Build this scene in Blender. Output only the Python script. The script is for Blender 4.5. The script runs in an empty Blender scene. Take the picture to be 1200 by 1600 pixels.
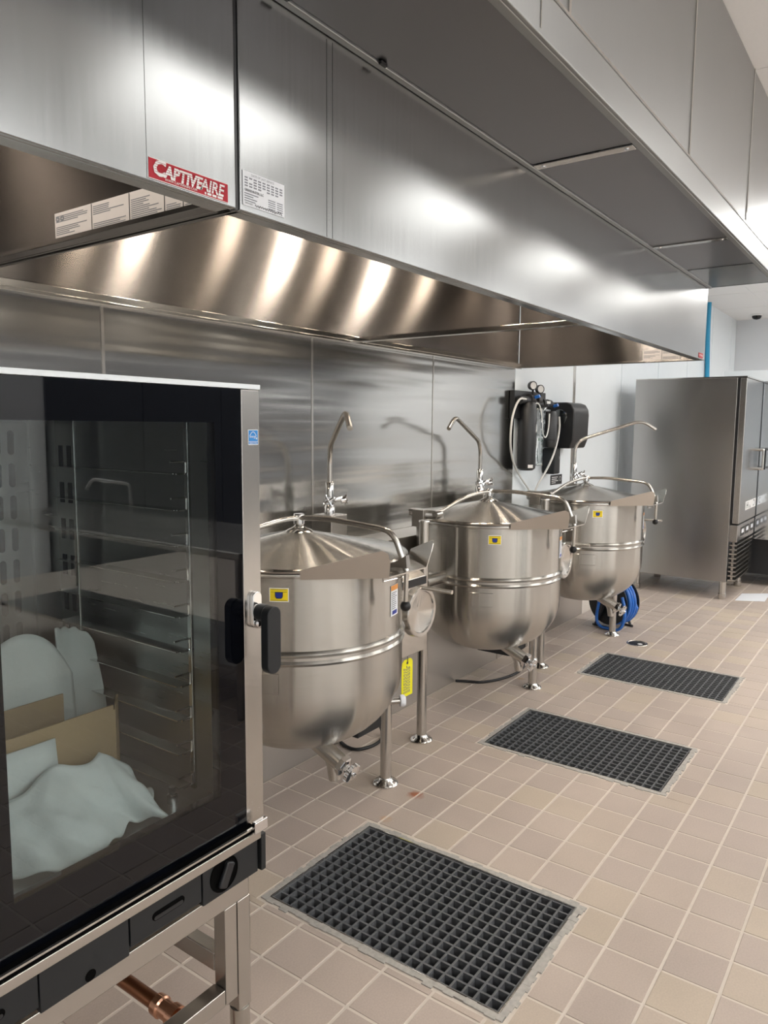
import bpy, bmesh, math, random
from mathutils import Vector, Matrix
random.seed(7)
sc = bpy.context.scene
COL = sc.collection
PI = math.pi
# ---------------------------------------------------------------- camera
F, YAW, PITCH, ROLL = 1163.65, 0.623215, 0.1132826, -0.0075064
CAMP = Vector((0.0, 0.0, 1.53))
fw = Vector((math.cos(YAW)*math.cos(PITCH), math.sin(YAW)*math.cos(PITCH), -math.sin(PITCH)))
rt = Vector((math.sin(YAW), -math.cos(YAW), 0.0)); dn = fw.cross(rt)
c_, s_ = math.cos(ROLL), math.sin(ROLL)
rt, dn = rt*c_ + dn*s_, dn*c_ - rt*s_
cam_d = bpy.data.cameras.new('camera'); cam = bpy.data.objects.new('camera', cam_d); COL.objects.link(cam)
up = -dn; bk = -fw
cam.matrix_world = Matrix(((rt.x, up.x, bk.x, CAMP.x), (rt.y, up.y, bk.y, CAMP.y), (rt.z, up.z, bk.z, CAMP.z), (0, 0, 0, 1)))
cam_d.sensor_fit = 'VERTICAL'; cam_d.sensor_height = 24.0; cam_d.lens = 24.0*F/1600.0
cam_d.clip_start = 0.05
sc.camera = cam
def proj(p):
    q = Vector(p) - CAMP; z = q.dot(fw)
    if z < 0.05: return None
    return 600 + F*q.dot(rt)/z, 800 + F*q.dot(dn)/z
# ---------------------------------------------------------------- world, exposure, light levels
w = bpy.data.worlds.new('world'); sc.world = w; w.use_nodes = True
w.node_tree.nodes['Background'].inputs[0].default_value = (0.75, 0.82, 0.9, 1)
w.node_tree.nodes['Background'].inputs[1].default_value = 0.3
sc.view_settings.view_transform = 'Standard'; sc.view_settings.look = 'None'
sc.view_settings.exposure = 0.0; sc.view_settings.gamma = 1.0; sc.view_settings.use_curve_mapping = False
sc.cycles.sample_clamp_indirect = 3.0
TROFFER = 12.0      # ceiling panel lights
GLOBE = 135.0        # warm lamps inside the hoods
# ---------------------------------------------------------------- helpers
class MB:
    def __init__(s): s.bm = bmesh.new()
    def quad(s, pts): s.bm.faces.new([s.bm.verts.new(p) for p in pts])
    def box(s, x0, x1, y0, y1, z0, z1, rot=None, piv=None):
        v = [s.bm.verts.new((x, y, z)) for z in (z0, z1) for y in (y0, y1) for x in (x0, x1)]
        for f in ((0, 2, 3, 1), (4, 5, 7, 6), (0, 1, 5, 4), (2, 6, 7, 3), (0, 4, 6, 2), (1, 3, 7, 5)):
            s.bm.faces.new([v[i] for i in f])
        if rot is not None:
            bmesh.ops.rotate(s.bm, verts=v, cent=piv or ((x0+x1)/2, (y0+y1)/2, (z0+z1)/2), matrix=rot)
        return s
    def prism(s, poly, vec):
        vec = Vector(vec); a = [s.bm.verts.new(p) for p in poly]; b = [s.bm.verts.new(Vector(p)+vec) for p in poly]
        n = len(poly); s.bm.faces.new(a[::-1]); s.bm.faces.new(b)
        for i in range(n): s.bm.faces.new((a[i], a[(i+1) % n], b[(i+1) % n], b[i]))
        return s
    def tube(s, path, r, seg=12, cap=True):
        path = [Vector(p) for p in path]; n = len(path); rings = []; nrm = None
        rr = r if isinstance(r, (list, tuple)) else [r]*n
        for i, p in enumerate(path):
            t = (path[min(i+1, n-1)] - path[max(i-1, 0)]).normalized()
            if nrm is None:
                a = Vector((0, 0, 1)) if abs(t.z) < 0.9 else Vector((1, 0, 0)); nrm = t.cross(a).normalized()
            else: nrm = (nrm - t*nrm.dot(t)).normalized()
            b = t.cross(nrm)
            rings.append([s.bm.verts.new(p + (nrm*math.cos(2*PI*k/seg) + b*math.sin(2*PI*k/seg))*rr[i]) for k in range(seg)])
        for i in range(n-1):
            for k in range(seg):
                s.bm.faces.new((rings[i][k], rings[i][(k+1) % seg], rings[i+1][(k+1) % seg], rings[i+1][k]))
        if cap: s.bm.faces.new(rings[0][::-1]); s.bm.faces.new(rings[-1])
        return s
    def cyl(s, p0, p1, r, seg=16): return s.tube([p0, p1], r, seg)
    def lathe(s, prof, seg=48, org=(0, 0, 0), axis=(0, 0, 1), a0=0.0, a1=2*PI):
        ax = Vector(axis).normalized(); h = Vector((1, 0, 0)) if abs(ax.x) < 0.9 else Vector((0, 1, 0))
        u = (h - ax*h.dot(ax)).normalized(); v = ax.cross(u); org = Vector(org); full = abs(a1-a0-2*PI) < 1e-6
        n = seg if full else seg+1; rings = []
        for r, z in prof:
            if r < 1e-6: rings.append([s.bm.verts.new(org + ax*z)])
            else: rings.append([s.bm.verts.new(org + ax*z + (u*math.cos(a0+(a1-a0)*k/seg) + v*math.sin(a0+(a1-a0)*k/seg))*r) for k in range(n)])
        for A, B in zip(rings[:-1], rings[1:]):
            for k in range(seg):
                k2 = (k+1) % n
                if len(A) == 1 and len(B) == 1: continue
                if len(A) == 1: s.bm.faces.new((A[0], B[k2], B[k]))
                elif len(B) == 1: s.bm.faces.new((A[k], A[k2], B[0]))
                else: s.bm.faces.new((A[k], A[k2], B[k2], B[k]))
        return s
    def ball(s, c, r, seg=14, sz=1.0):
        n = seg//2
        return s.lathe([(r*math.sin(PI*i/n) if 0 < i < n else 0.0, -r*sz*math.cos(PI*i/n)) for i in range(n+1)], seg, c)
    def grid(s, fn, nu, nv):
        vs = [[s.bm.verts.new(fn(i/nu, j/nv)) for j in range(nv+1)] for i in range(nu+1)]
        for i in range(nu):
            for j in range(nv): s.bm.faces.new((vs[i][j], vs[i+1][j], vs[i+1][j+1], vs[i][j+1]))
        return s
    def build(s, name, mat, parent=None, bevel=0.0, smooth=40, solid=0.0, seg=2, origin=None):
        bmesh.ops.recalc_face_normals(s.bm, faces=s.bm.faces)
        if parent is not None: bmesh.ops.translate(s.bm, verts=s.bm.verts, vec=-org_of(parent))
        if origin is not None:
            origin = Vector(origin) - (org_of(parent) if parent is not None else Vector()); bmesh.ops.translate(s.bm, verts=s.bm.verts, vec=-origin)
        me = bpy.data.meshes.new(name); s.bm.to_mesh(me); s.bm.free(); me.materials.append(mat)
        o = bpy.data.objects.new(name, me); COL.objects.link(o)
        if parent is not None: o.parent = parent
        if origin is not None: o.location = origin
        if smooth:
            me.polygons.foreach_set('use_smooth', [True]*len(me.polygons))
            me.set_sharp_from_angle(angle=math.radians(smooth))
        if solid:
            m = o.modifiers.new('solid', 'SOLIDIFY'); m.thickness = solid; m.offset = 0
        if bevel:
            m = o.modifiers.new('bevel', 'BEVEL'); m.width = bevel; m.segments = seg; m.limit_method = 'ANGLE'; m.angle_limit = math.radians(40)
            m.harden_normals = True
        return o
def org_of(o):
    v = Vector(o.location)
    while o.parent is not None: o = o.parent; v = v + Vector(o.location)
    return v
def tag(o, label=None, cat=None, group=None, kind=None):
    if label: o['label'] = label
    if cat: o['category'] = cat
    if group: o['group'] = group
    if kind: o['kind'] = kind
    return o
def thing(name, label, cat, loc=(0, 0, 0), group=None):
    o = bpy.data.objects.new(name, None); o.empty_display_size = 0.1; o.location = loc; COL.objects.link(o)
    return tag(o, label, cat, group)
def box(x0, x1, y0, y1, z0, z1): return MB().box(x0, x1, y0, y1, z0, z1)
def children(o): return [c for c in bpy.data.objects if c.parent == o]
def copy_tree(o, parent=None):
    c = o.copy(); COL.objects.link(c)
    if parent is not None: c.parent = parent
    for ch in children(o): copy_tree(ch, c)
    return c
def smooth_path(pts, it=3):
    pts = [Vector(p) for p in pts]
    for _ in range(it):
        q = [pts[0]]
        for a, b in zip(pts[:-1], pts[1:]): q += [a*0.75+b*0.25, a*0.25+b*0.75]
        q.append(pts[-1]); pts = q
    return pts
def fillet(pts, r, n=6):
    """polyline with rounded corners"""
    pts = [Vector(p) for p in pts]; out = [pts[0]]
    for a, b, c in zip(pts[:-2], pts[1:-1], pts[2:]):
        d0 = (a-b); d1 = (c-b); k = min(r, d0.length*0.49, d1.length*0.49); p0 = b + d0.normalized()*k; p1 = b + d1.normalized()*k
        for i in range(n+1):
            t = i/n; out.append(p0*(1-t)**2 + b*2*t*(1-t) + p1*t*t)
    out.append(pts[-1]); return out
def text(body, size, mat, parent, origin, xdir, ydir, name='lettering', align='LEFT', shear=0.0, bold=0.0, sx=1.0, mirror=False):
    cu = bpy.data.curves.new('t', 'FONT'); cu.body = body; cu.size = size; cu.align_x = align; cu.shear = shear; cu.offset = bold; cu.resolution_u = 2
    to = bpy.data.objects.new('t', cu); COL.objects.link(to)
    dg = bpy.context.evaluated_depsgraph_get(); dg.update()
    me = bpy.data.meshes.new_from_object(to.evaluated_get(dg)); bpy.data.objects.remove(to); bpy.data.curves.remove(cu)
    xd = Vector(xdir).normalized(); yd = Vector(ydir).normalized(); nd = xd.cross(yd)
    base = Vector(origin) - (org_of(parent) if parent else Vector())
    for v in me.vertices:
        x = v.co.x*sx; v.co = base + xd*x + yd*v.co.y + nd*0.0006
    me.name = name; me.materials.clear(); me.materials.append(mat)
    o = bpy.data.objects.new(name, me); COL.objects.link(o)
    if parent: o.parent = parent
    return o
# ---------------------------------------------------------------- materials
def nodes(name):
    m = bpy.data.materials.new(name); m.use_nodes = True; nt = m.node_tree
    return m, nt, nt.nodes['Principled BSDF']
def plain(name, col, rough=0.5, metal=0.0, noise=0.0, nscale=40.0, bump=0.0, coat=0.0, spec=None):
    m, nt, b = nodes(name)
    b.inputs['Base Color'].default_value = (*col, 1); b.inputs['Roughness'].default_value = rough; b.inputs['Metallic'].default_value = metal
    if coat: b.inputs['Coat Weight'].default_value = coat; b.inputs['Coat Roughness'].default_value = 0.05
    if spec is not None: b.inputs['Specular IOR Level'].default_value = spec
    tc = nt.nodes.new('ShaderNodeTexCoord'); nz = nt.nodes.new('ShaderNodeTexNoise'); nz.inputs['Scale'].default_value = nscale; nz.inputs['Detail'].default_value = 5
    nt.links.new(tc.outputs['Object'], nz.inputs['Vector'])
    if noise:
        mx = nt.nodes.new('ShaderNodeMix'); mx.data_type = 'RGBA'
        mx.inputs[6].default_value = (*[c*(1-noise) for c in col], 1); mx.inputs[7].default_value = (*[min(1, c*(1+noise)) for c in col], 1)
        nt.links.new(nz.outputs['Fac'], mx.inputs[0]); nt.links.new(mx.outputs[2], b.inputs['Base Color'])
    if bump:
        bp = nt.nodes.new('ShaderNodeBump'); bp.inputs['Strength'].default_value = bump; bp.inputs['Distance'].default_value = 0.002
        nt.links.new(nz.outputs['Fac'], bp.inputs['Height']); nt.links.new(bp.outputs['Normal'], b.inputs['Normal'])
    return m
def steel(name, col=(0.56, 0.55, 0.53), rough=0.28, grain=(1, 1, 60), aniso=0.6, tan=(0, 0, 1), radial=None, wav=0.0, wscale=(2, 2, 9), rvar=0.06, cvar=0.06):
    """brushed stainless: grain = noise scale per axis (long along the brushing), tan = direction the reflection spreads"""
    m, nt, b = nodes(name); L = nt.links.new
    b.inputs['Metallic'].default_value = 1.0
    tc = nt.nodes.new('ShaderNodeTexCoord'); mp = nt.nodes.new('ShaderNodeMapping'); mp.inputs['Scale'].default_value = grain
    nz = nt.nodes.new('ShaderNodeTexNoise'); nz.inputs['Scale'].default_value = 6.0; nz.inputs['Detail'].default_value = 6; nz.inputs['Roughness'].default_value = 0.65
    L(tc.outputs['Object'], mp.inputs['Vector']); L(mp.outputs[0], nz.inputs['Vector'])
    n2 = nt.nodes.new('ShaderNodeTexNoise'); n2.inputs['Scale'].default_value = 3.0; n2.inputs['Detail'].default_value = 4
    L(tc.outputs['Object'], n2.inputs['Vector'])
    mx = nt.nodes.new('ShaderNodeMix'); mx.data_type = 'RGBA'
    mx.inputs[6].default_value = (*[c*(1-cvar) for c in col], 1); mx.inputs[7].default_value = (*[c*(1+cvar) for c in col], 1)
    L(nz.outputs['Fac'], mx.inputs[0]); L(mx.outputs[2], b.inputs['Base Color'])
    ad = nt.nodes.new('ShaderNodeMath'); ad.operation = 'ADD'; L(nz.outputs['Fac'], ad.inputs[0]); L(n2.outputs['Fac'], ad.inputs[1])
    mr = nt.nodes.new('ShaderNodeMapRange'); mr.inputs['From Min'].default_value = 0.5; mr.inputs['From Max'].default_value = 1.5
    mr.inputs['To Min'].default_value = max(0.03, rough-rvar); mr.inputs['To Max'].default_value = rough+rvar
    L(ad.outputs[0], mr.inputs['Value']); L(mr.outputs[0], b.inputs['Roughness'])
    b.inputs['Anisotropic'].default_value = aniso
    if radial:
        tg = nt.nodes.new('ShaderNodeTangent'); tg.direction_type = 'RADIAL'; tg.axis = radial; L(tg.outputs[0], b.inputs['Tangent'])
        b.inputs['Anisotropic Rotation'].default_value = 0.25
    else:
        cv = nt.nodes.new('ShaderNodeCombineXYZ')
        for i in range(3): cv.inputs[i].default_value = tan[i] + (0.06, 0.04, 0.02)[i]
        L(cv.outputs[0], b.inputs['Tangent'])
    if wav:
        mp2 = nt.nodes.new('ShaderNodeMapping'); mp2.inputs['Scale'].default_value = wscale
        n3 = nt.nodes.new('ShaderNodeTexNoise'); n3.inputs['Scale'].default_value = 1.0; n3.inputs['Detail'].default_value = 1.5
        L(tc.outputs['Object'], mp2.inputs['Vector']); L(mp2.outputs[0], n3.inputs['Vector'])
        bp = nt.nodes.new('ShaderNodeBump'); bp.inputs['Strength'].default_value = 1.0; bp.inputs['Distance'].default_value = wav
        L(n3.outputs['Fac'], bp.inputs['Height']); L(bp.outputs['Normal'], b.inputs['Normal'])
    return m
def emit(name, col, s):
    m = bpy.data.materials.new(name); m.use_nodes = True; nt = m.node_tree; nt.nodes.clear()
    e = nt.nodes.new('ShaderNodeEmission'); e.inputs[0].default_value = (*col, 1); e.inputs[1].default_value = s
    o = nt.nodes.new('ShaderNodeOutputMaterial'); nt.links.new(e.outputs[0], o.inputs[0]); return m
def clear(name, tint=(0.85, 0.87, 0.87), f0=0.05, rough=0.0):
    """thin clear sheet: tinted transmission plus a two-sided Schlick mirror"""
    m = bpy.data.materials.new(name); m.use_nodes = True; nt = m.node_tree; nt.nodes.clear(); L = nt.links.new
    t = nt.nodes.new('ShaderNodeBsdfTransparent'); t.inputs[0].default_value = (*tint, 1)
    g = nt.nodes.new('ShaderNodeBsdfGlossy'); g.inputs['Roughness'].default_value = rough
    lw = nt.nodes.new('ShaderNodeLayerWeight'); lw.inputs[0].default_value = 0.5
    pw = nt.nodes.new('ShaderNodeMath'); pw.operation = 'POWER'; pw.inputs[1].default_value = 5.0; L(lw.outputs['Facing'], pw.inputs[0])
    ma = nt.nodes.new('ShaderNodeMath'); ma.operation = 'MULTIPLY_ADD'; ma.inputs[1].default_value = 1-f0; ma.inputs[2].default_value = f0; L(pw.outputs[0], ma.inputs[0])
    mx = nt.nodes.new('ShaderNodeMixShader'); o = nt.nodes.new('ShaderNodeOutputMaterial')
    L(ma.outputs[0], mx.inputs[0]); L(t.outputs[0], mx.inputs[1]); L(g.outputs[0], mx.inputs[2]); L(mx.outputs[0], o.inputs[0]); return m
M = {}
M['hood'] = steel('hood_steel', (0.27, 0.278, 0.282), 0.20, (14, 14, 0.5), 0.45, (0, 0, 1), cvar=0.10, rvar=0.03)
M['closure'] = steel('closure_steel', (0.36, 0.37, 0.375), 0.34, (14, 14, 0.5), 0.3, (0, 0, 1), cvar=0.05, rvar=0.03)
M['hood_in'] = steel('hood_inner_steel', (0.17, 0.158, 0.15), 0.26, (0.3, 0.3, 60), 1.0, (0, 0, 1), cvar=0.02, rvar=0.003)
M['wall_steel'] = steel('wall_steel', (0.43, 0.425, 0.41), 0.18, (0.5, 0.5, 40), 0.6, (0, 0, 1), wav=0.009, wscale=(0.5, 0.5, 9), cvar=0.03, rvar=0.02)
M['kettle'] = steel('kettle_steel', (0.48, 0.466, 0.437), 0.235, (1.5, 1.5, 90), 1.0, (0, 0, 1), cvar=0.12, rvar=0.03)
M['lid'] = steel('lid_steel', (0.54, 0.52, 0.49), 0.22, (3, 3, 3), 1.0, radial='Z', cvar=0.01, rvar=0.004)
M['steel'] = steel('satin_steel', (0.54, 0.52, 0.49), 0.27, (30, 30, 30), 0.0, rvar=0.004, cvar=0.0)
M['dish'] = steel('dish_steel', (0.58, 0.56, 0.53), 0.25, (3, 3, 3), 0.97, radial='Y', rvar=0.01, cvar=0.01)
M['polish'] = steel('polished_steel', (0.64, 0.63, 0.61), 0.12, (20, 20, 20), 0.0, rvar=0.003, cvar=0.0)
M['chase'] = steel('chase_steel', (0.62, 0.60, 0.575), 0.36, (0.5, 0.5, 40), 0.2, (0, 0, 1), cvar=0.03, rvar=0.02)
M['chrome'] = plain('chrome', (0.78, 0.78, 0.79), 0.05, 1.0)
M['fridge'] = steel('cabinet_steel', (0.46, 0.45, 0.44), 0.26, (0.6, 0.6, 60), 0.8, (0, 0, 1), cvar=0.03, rvar=0.02)
M['oven_steel'] = steel('oven_steel', (0.52, 0.50, 0.475), 0.27, (30, 30, 30), 0.0, rvar=0.006, cvar=0.015)
M['void'] = plain('recess_shadow', (0.002, 0.002, 0.002), 0.9, spec=0.05)
M['cavity'] = steel('cavity_steel', (0.50, 0.50, 0.49), 0.3, (1, 1, 20), 0.4, (0, 0, 1))
M['white_wall'] = plain('white_board', (0.83, 0.89, 0.93), 0.35, noise=0.02, nscale=8)
M['paint'] = plain('wall_paint', (0.72, 0.75, 0.78), 0.6, noise=0.02, nscale=5)
M['ceil'] = plain('ceiling_tile', (0.82, 0.82, 0.82), 0.8, noise=0.03, nscale=90, bump=0.15)
M['tbar'] = plain('ceiling_grid', (0.80, 0.80, 0.80), 0.4)
M['black'] = plain('black_plastic', (0.012, 0.013, 0.015), 0.38, noise=0.1)
M['charcoal'] = plain('charcoal_panel', (0.014, 0.016, 0.018), 0.4, noise=0.08, spec=0.35)
M['rubber'] = plain('black_rubber', (0.01, 0.01, 0.011), 0.5)
M['frit'] = plain('black_glass', (0.002, 0.0025, 0.004), 0.02, coat=0.0, spec=0.38)
M['glass'] = clear('door_glass', (0.80, 0.83, 0.83), 0.05)
M['plastic'] = clear('clear_plastic', (0.84, 0.88, 0.88), 0.22, 0.1)
M['red'] = plain('red_vinyl', (0.40, 0.008, 0.022), 0.5, noise=0.06, spec=0.3)
M['white'] = plain('white_print', (0.85, 0.85, 0.84), 0.45)
M['paper'] = plain('white_paper', (0.80, 0.82, 0.86), 0.6, noise=0.02)
M['pinkpaper'] = plain('label_paper', (0.74, 0.70, 0.69), 0.5, noise=0.02)
M['ink'] = plain('dark_ink', (0.03, 0.03, 0.035), 0.6)
M['greyink'] = plain('grey_ink', (0.22, 0.23, 0.26), 0.6)
M['bluelabel'] = plain('blue_label', (0.03, 0.24, 0.62), 0.35)
M['yellow'] = plain('yellow_label', (0.85, 0.66, 0.01), 0.4)
M['yellowtag'] = plain('yellow_tag', (0.85, 0.80, 0.01), 0.4)
M['orange'] = plain('orange_print', (0.75, 0.30, 0.05), 0.4)
M['cobalt'] = plain('cobalt_print', (0.01, 0.03, 0.28), 0.4)
M['bluehose'] = plain('blue_hose', (0.02, 0.14, 0.52), 0.3, noise=0.1)
M['bluepipe'] = plain('blue_pipe', (0.03, 0.32, 0.55), 0.4, noise=0.1)
M['tube'] = plain('white_tubing', (0.75, 0.76, 0.74), 0.35)
M['copper'] = plain('copper_pipe', (0.32, 0.14, 0.075), 0.3, 1.0, noise=0.15, nscale=12)
M['copperb'] = plain('bright_copper', (0.66, 0.36, 0.24), 0.2, 1.0)
M['card'] = plain('cardboard', (0.47, 0.33, 0.18), 0.8, noise=0.06, nscale=60)
M['foam'] = plain('foam_sheet', (0.82, 0.87, 0.85), 0.6, noise=0.05, nscale=120, bump=0.3)
M['grate'] = plain('grate_resin', (0.10, 0.105, 0.112), 0.55, noise=0.35, nscale=90, bump=0.4)
M['pit'] = plain('drain_trough', (0.02, 0.02, 0.022), 0.5, noise=0.3, nscale=20)
M['edge'] = plain('drain_edge', (0.42, 0.40, 0.37), 0.5, noise=0.35, nscale=70, bump=0.5)
M['grout'] = plain('floor_grout', (0.66, 0.59, 0.52), 0.8, noise=0.1, nscale=30)
M['slate'] = plain('slate_panel', (0.05, 0.055, 0.065), 0.4, noise=0.1)
M['lamp_soft'] = emit('soft_lamp_panel', (1.0, 0.97, 0.92), 7.0)
M['lamp'] = emit('lamp_panel', (1.0, 0.98, 0.95), TROFFER)
M['globe'] = emit('hood_globe', (1.0, 0.88, 0.74), GLOBE)
def tile_mat():
    m, nt, b = nodes('quarry_tile'); L = nt.links.new
    g = nt.nodes.new('ShaderNodeNewGeometry'); dv = nt.nodes.new('ShaderNodeVectorMath'); dv.operation = 'SUBTRACT'; dv.inputs[1].default_value = (TX0, TY0, 0.0)
    sn = nt.nodes.new('ShaderNodeVectorMath'); sn.operation = 'SCALE'; sn.inputs['Scale'].default_value = 1/TP
    fl = nt.nodes.new('ShaderNodeVectorMath'); fl.operation = 'FLOOR'; wn = nt.nodes.new('ShaderNodeTexWhiteNoise'); wn.noise_dimensions = '2D'
    L(g.outputs['Position'], dv.inputs[0]); L(dv.outputs[0], sn.inputs[0]); L(sn.outputs[0], fl.inputs[0]); L(fl.outputs[0], wn.inputs['Vector'])
    cr = nt.nodes.new('ShaderNodeValToRGB'); e = cr.color_ramp.elements
    e[0].position = 0.0; e[0].color = (0.455, 0.378, 0.33, 1); e[1].position = 1.0; e[1].color = (0.525, 0.44, 0.352, 1)
    for p, c in ((0.4, (0.485, 0.405, 0.353, 1)), (0.75, (0.505, 0.42, 0.36, 1))):
        x = e.new(p); x.color = c
    L(wn.outputs['Value'], cr.inputs[0])
    n1 = nt.nodes.new('ShaderNodeTexNoise'); n1.inputs['Scale'].default_value = 2.2; n1.inputs['Detail'].default_value = 7; L(g.outputs['Position'], n1.inputs['Vector'])
    n2 = nt.nodes.new('ShaderNodeTexNoise'); n2.inputs['Scale'].default_value = 180; n2.inputs['Detail'].default_value = 3; L(g.outputs['Position'], n2.inputs['Vector'])
    m1 = nt.nodes.new('ShaderNodeMapRange'); m1.inputs['From Min'].default_value = 0.3; m1.inputs['From Max'].default_value = 0.7; m1.inputs['To Min'].default_value = 0.9; m1.inputs['To Max'].default_value = 1.08
    L(n1.outputs['Fac'], m1.inputs['Value'])
    m2 = nt.nodes.new('ShaderNodeMapRange'); m2.inputs['From Min'].default_value = 0.3; m2.inputs['From Max'].default_value = 0.7; m2.inputs['To Min'].default_value = 0.95; m2.inputs['To Max'].default_value = 1.05
    L(n2.outputs['Fac'], m2.inputs['Value'])
    mu = nt.nodes.new('ShaderNodeMath'); mu.operation = 'MULTIPLY'; L(m1.outputs[0], mu.inputs[0]); L(m2.outputs[0], mu.inputs[1])
    vs = nt.nodes.new('ShaderNodeVectorMath'); vs.operation = 'SCALE'; L(cr.outputs[0], vs.inputs[0]); L(mu.outputs[0], vs.inputs['Scale'])
    last = vs.outputs[0]
    for (sx_, sy_, r_, col, amt) in ((2.492, 1.618, 0.042, (0.30, 0.085, 0.03), 0.9), (2.26, 1.61, 0.03, (0.50, 0.28, 0.12), 0.45), (4.10, 1.90, 0.03, (0.40, 0.25, 0.12), 0.5)):
        ds = nt.nodes.new('ShaderNodeVectorMath'); ds.operation = 'DISTANCE'; ds.inputs[1].default_value = (sx_, sy_, 0.0)
        nd = nt.nodes.new('ShaderNodeTexNoise'); nd.inputs['Scale'].default_value = 30; nd.inputs['Detail'].default_value = 3; L(g.outputs['Position'], nd.inputs['Vector'])
        vm = nt.nodes.new('ShaderNodeVectorMath'); vm.operation = 'MULTIPLY_ADD'; vm.inputs[1].default_value = (0.05, 0.05, 0); L(nd.outputs['Color'], vm.inputs[0])
        of = nt.nodes.new('ShaderNodeVectorMath'); of.operation = 'SUBTRACT'; of.inputs[1].default_value = (0.025, 0.025, 0); L(g.outputs['Position'], of.inputs[0]); L(of.outputs[0], vm.inputs[2]); L(vm.outputs[0], ds.inputs[0])
        k_ = nt.nodes.new('ShaderNodeMapRange'); k_.inputs['From Min'].default_value = r_*0.35; k_.inputs['From Max'].default_value = r_; k_.inputs['To Min'].default_value = amt; k_.inputs['To Max'].default_value = 0; L(ds.outputs['Value'], k_.inputs['Value'])
        mxs = nt.nodes.new('ShaderNodeMix'); mxs.data_type = 'RGBA'; mxs.inputs[7].default_value = (*col, 1); L(k_.outputs[0], mxs.inputs[0]); L(last, mxs.inputs[6]); last = mxs.outputs[2]
    L(last, b.inputs['Base Color'])
    mr = nt.nodes.new('ShaderNodeMapRange'); mr.inputs['To Min'].default_value = 0.38; mr.inputs['To Max'].default_value = 0.58; L(n1.outputs['Fac'], mr.inputs['Value']); L(mr.outputs[0], b.inputs['Roughness'])
    bp = nt.nodes.new('ShaderNodeBump'); bp.inputs['Strength'].default_value = 0.15; bp.inputs['Distance'].default_value = 0.001; L(n2.outputs['Fac'], bp.inputs['Height']); L(bp.outputs[0], b.inputs['Normal'])
    return m
def perf_mat():
    m, nt, b = nodes('perforated_steel'); L = nt.links.new
    b.inputs['Metallic'].default_value = 1.0; b.inputs['Roughness'].default_value = 0.3
    tc = nt.nodes.new('ShaderNodeTexCoord'); vo = nt.nodes.new('ShaderNodeTexVoronoi'); vo.inputs['Randomness'].default_value = 0.0; vo.inputs['Scale'].default_value = 150
    L(tc.outputs['Object'], vo.inputs['Vector'])
    st = nt.nodes.new('ShaderNodeMapRange'); st.inputs['From Min'].default_value = 0.34; st.inputs['From Max'].default_value = 0.42; L(vo.outputs['Distance'], st.inputs['Value'])
    mx = nt.nodes.new('ShaderNodeMix'); mx.data_type = 'RGBA'; mx.inputs[6].default_value = (0.03, 0.03, 0.033, 1); mx.inputs[7].default_value = (0.22, 0.22, 0.235, 1)
    L(st.outputs[0], mx.inputs[0]); L(mx.outputs[2], b.inputs['Base Color']); return m
# ---------------------------------------------------------------- layout numbers
YB = 2.42           # back wall
ZC = 3.18           # ceiling
XE, XN, YR = 12.5, -3.0, -5.0
TP, TX0, TY0 = 0.1587, 1.741, 0.3405       # floor tile pitch and a grid corner
M['tile'] = tile_mat(); M['perf'] = perf_mat()
DRAINS = [(1.62, 2.20, 0.775, 1.645), (3.11, 3.68, 0.775, 1.655), (4.41, 4.95, 0.795, 1.665)]
# ================================================================ STRUCTURE
# floor: grout bed with holes, tiles
def slab_cells(x0, x1, y0, y1, holes):
    xs = sorted({x0, x1, *[h[0] for h in holes], *[h[1] for h in holes]}); ys = sorted({y0, y1, *[h[2] for h in holes], *[h[3] for h in holes]})
    for a, b in zip(xs[:-1], xs[1:]):
        for c, d in zip(ys[:-1], ys[1:]):
            mx, my = (a+b)/2, (c+d)/2
            if not any(h[0] < mx < h[1] and h[2] < my < h[3] for h in holes): yield a, b, c, d
mb = MB()
for a, b, c, d in slab_cells(XN, XE, YR, YB, DRAINS): mb.box(a, b, c, d, -0.06, -0.002)
floor = mb.build('floor', M['grout'], smooth=0); tag(floor, 'beige square quarry tile floor with pale grout lines', kind='structure')
def rect_minus(r, holes):
    rs = [r]
    for h in holes:
        out = []
        for (a, b, c, d) in rs:
            if h[0] >= b or h[1] <= a or h[2] >= d or h[3] <= c: out.append((a, b, c, d)); continue
            if h[0] > a: out.append((a, h[0], c, d))
            if h[1] < b: out.append((h[1], b, c, d))
            a2, b2 = max(a, h[0]), min(b, h[1])
            if h[2] > c: out.append((a2, b2, c, h[2]))
            if h[3] < d: out.append((a2, b2, h[3], d))
        rs = out
    return [q for q in rs if q[1]-q[0] > 0.012 and q[3]-q[2] > 0.012]
J = 0.0035
def tile_box(mb, a, b, c, d):
    v0 = [mb.bm.verts.new(p) for p in ((a, c, -0.004), (b, c, -0.004), (b, d, -0.004), (a, d, -0.004))]
    e = 0.0018
    v1 = [mb.bm.verts.new(p) for p in ((a+e, c+e, 0), (b-e, c+e, 0), (b-e, d-e, 0), (a+e, d-e, 0))]
    mb.bm.faces.new(v1)
    for i in range(4): mb.bm.faces.new((v0[i], v0[(i+1) % 4], v1[(i+1) % 4], v1[i]))
cells = []
DR2 = [(a-0.012, b+0.012, c-0.012, d+0.012) for a, b, c, d in DRAINS]
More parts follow.
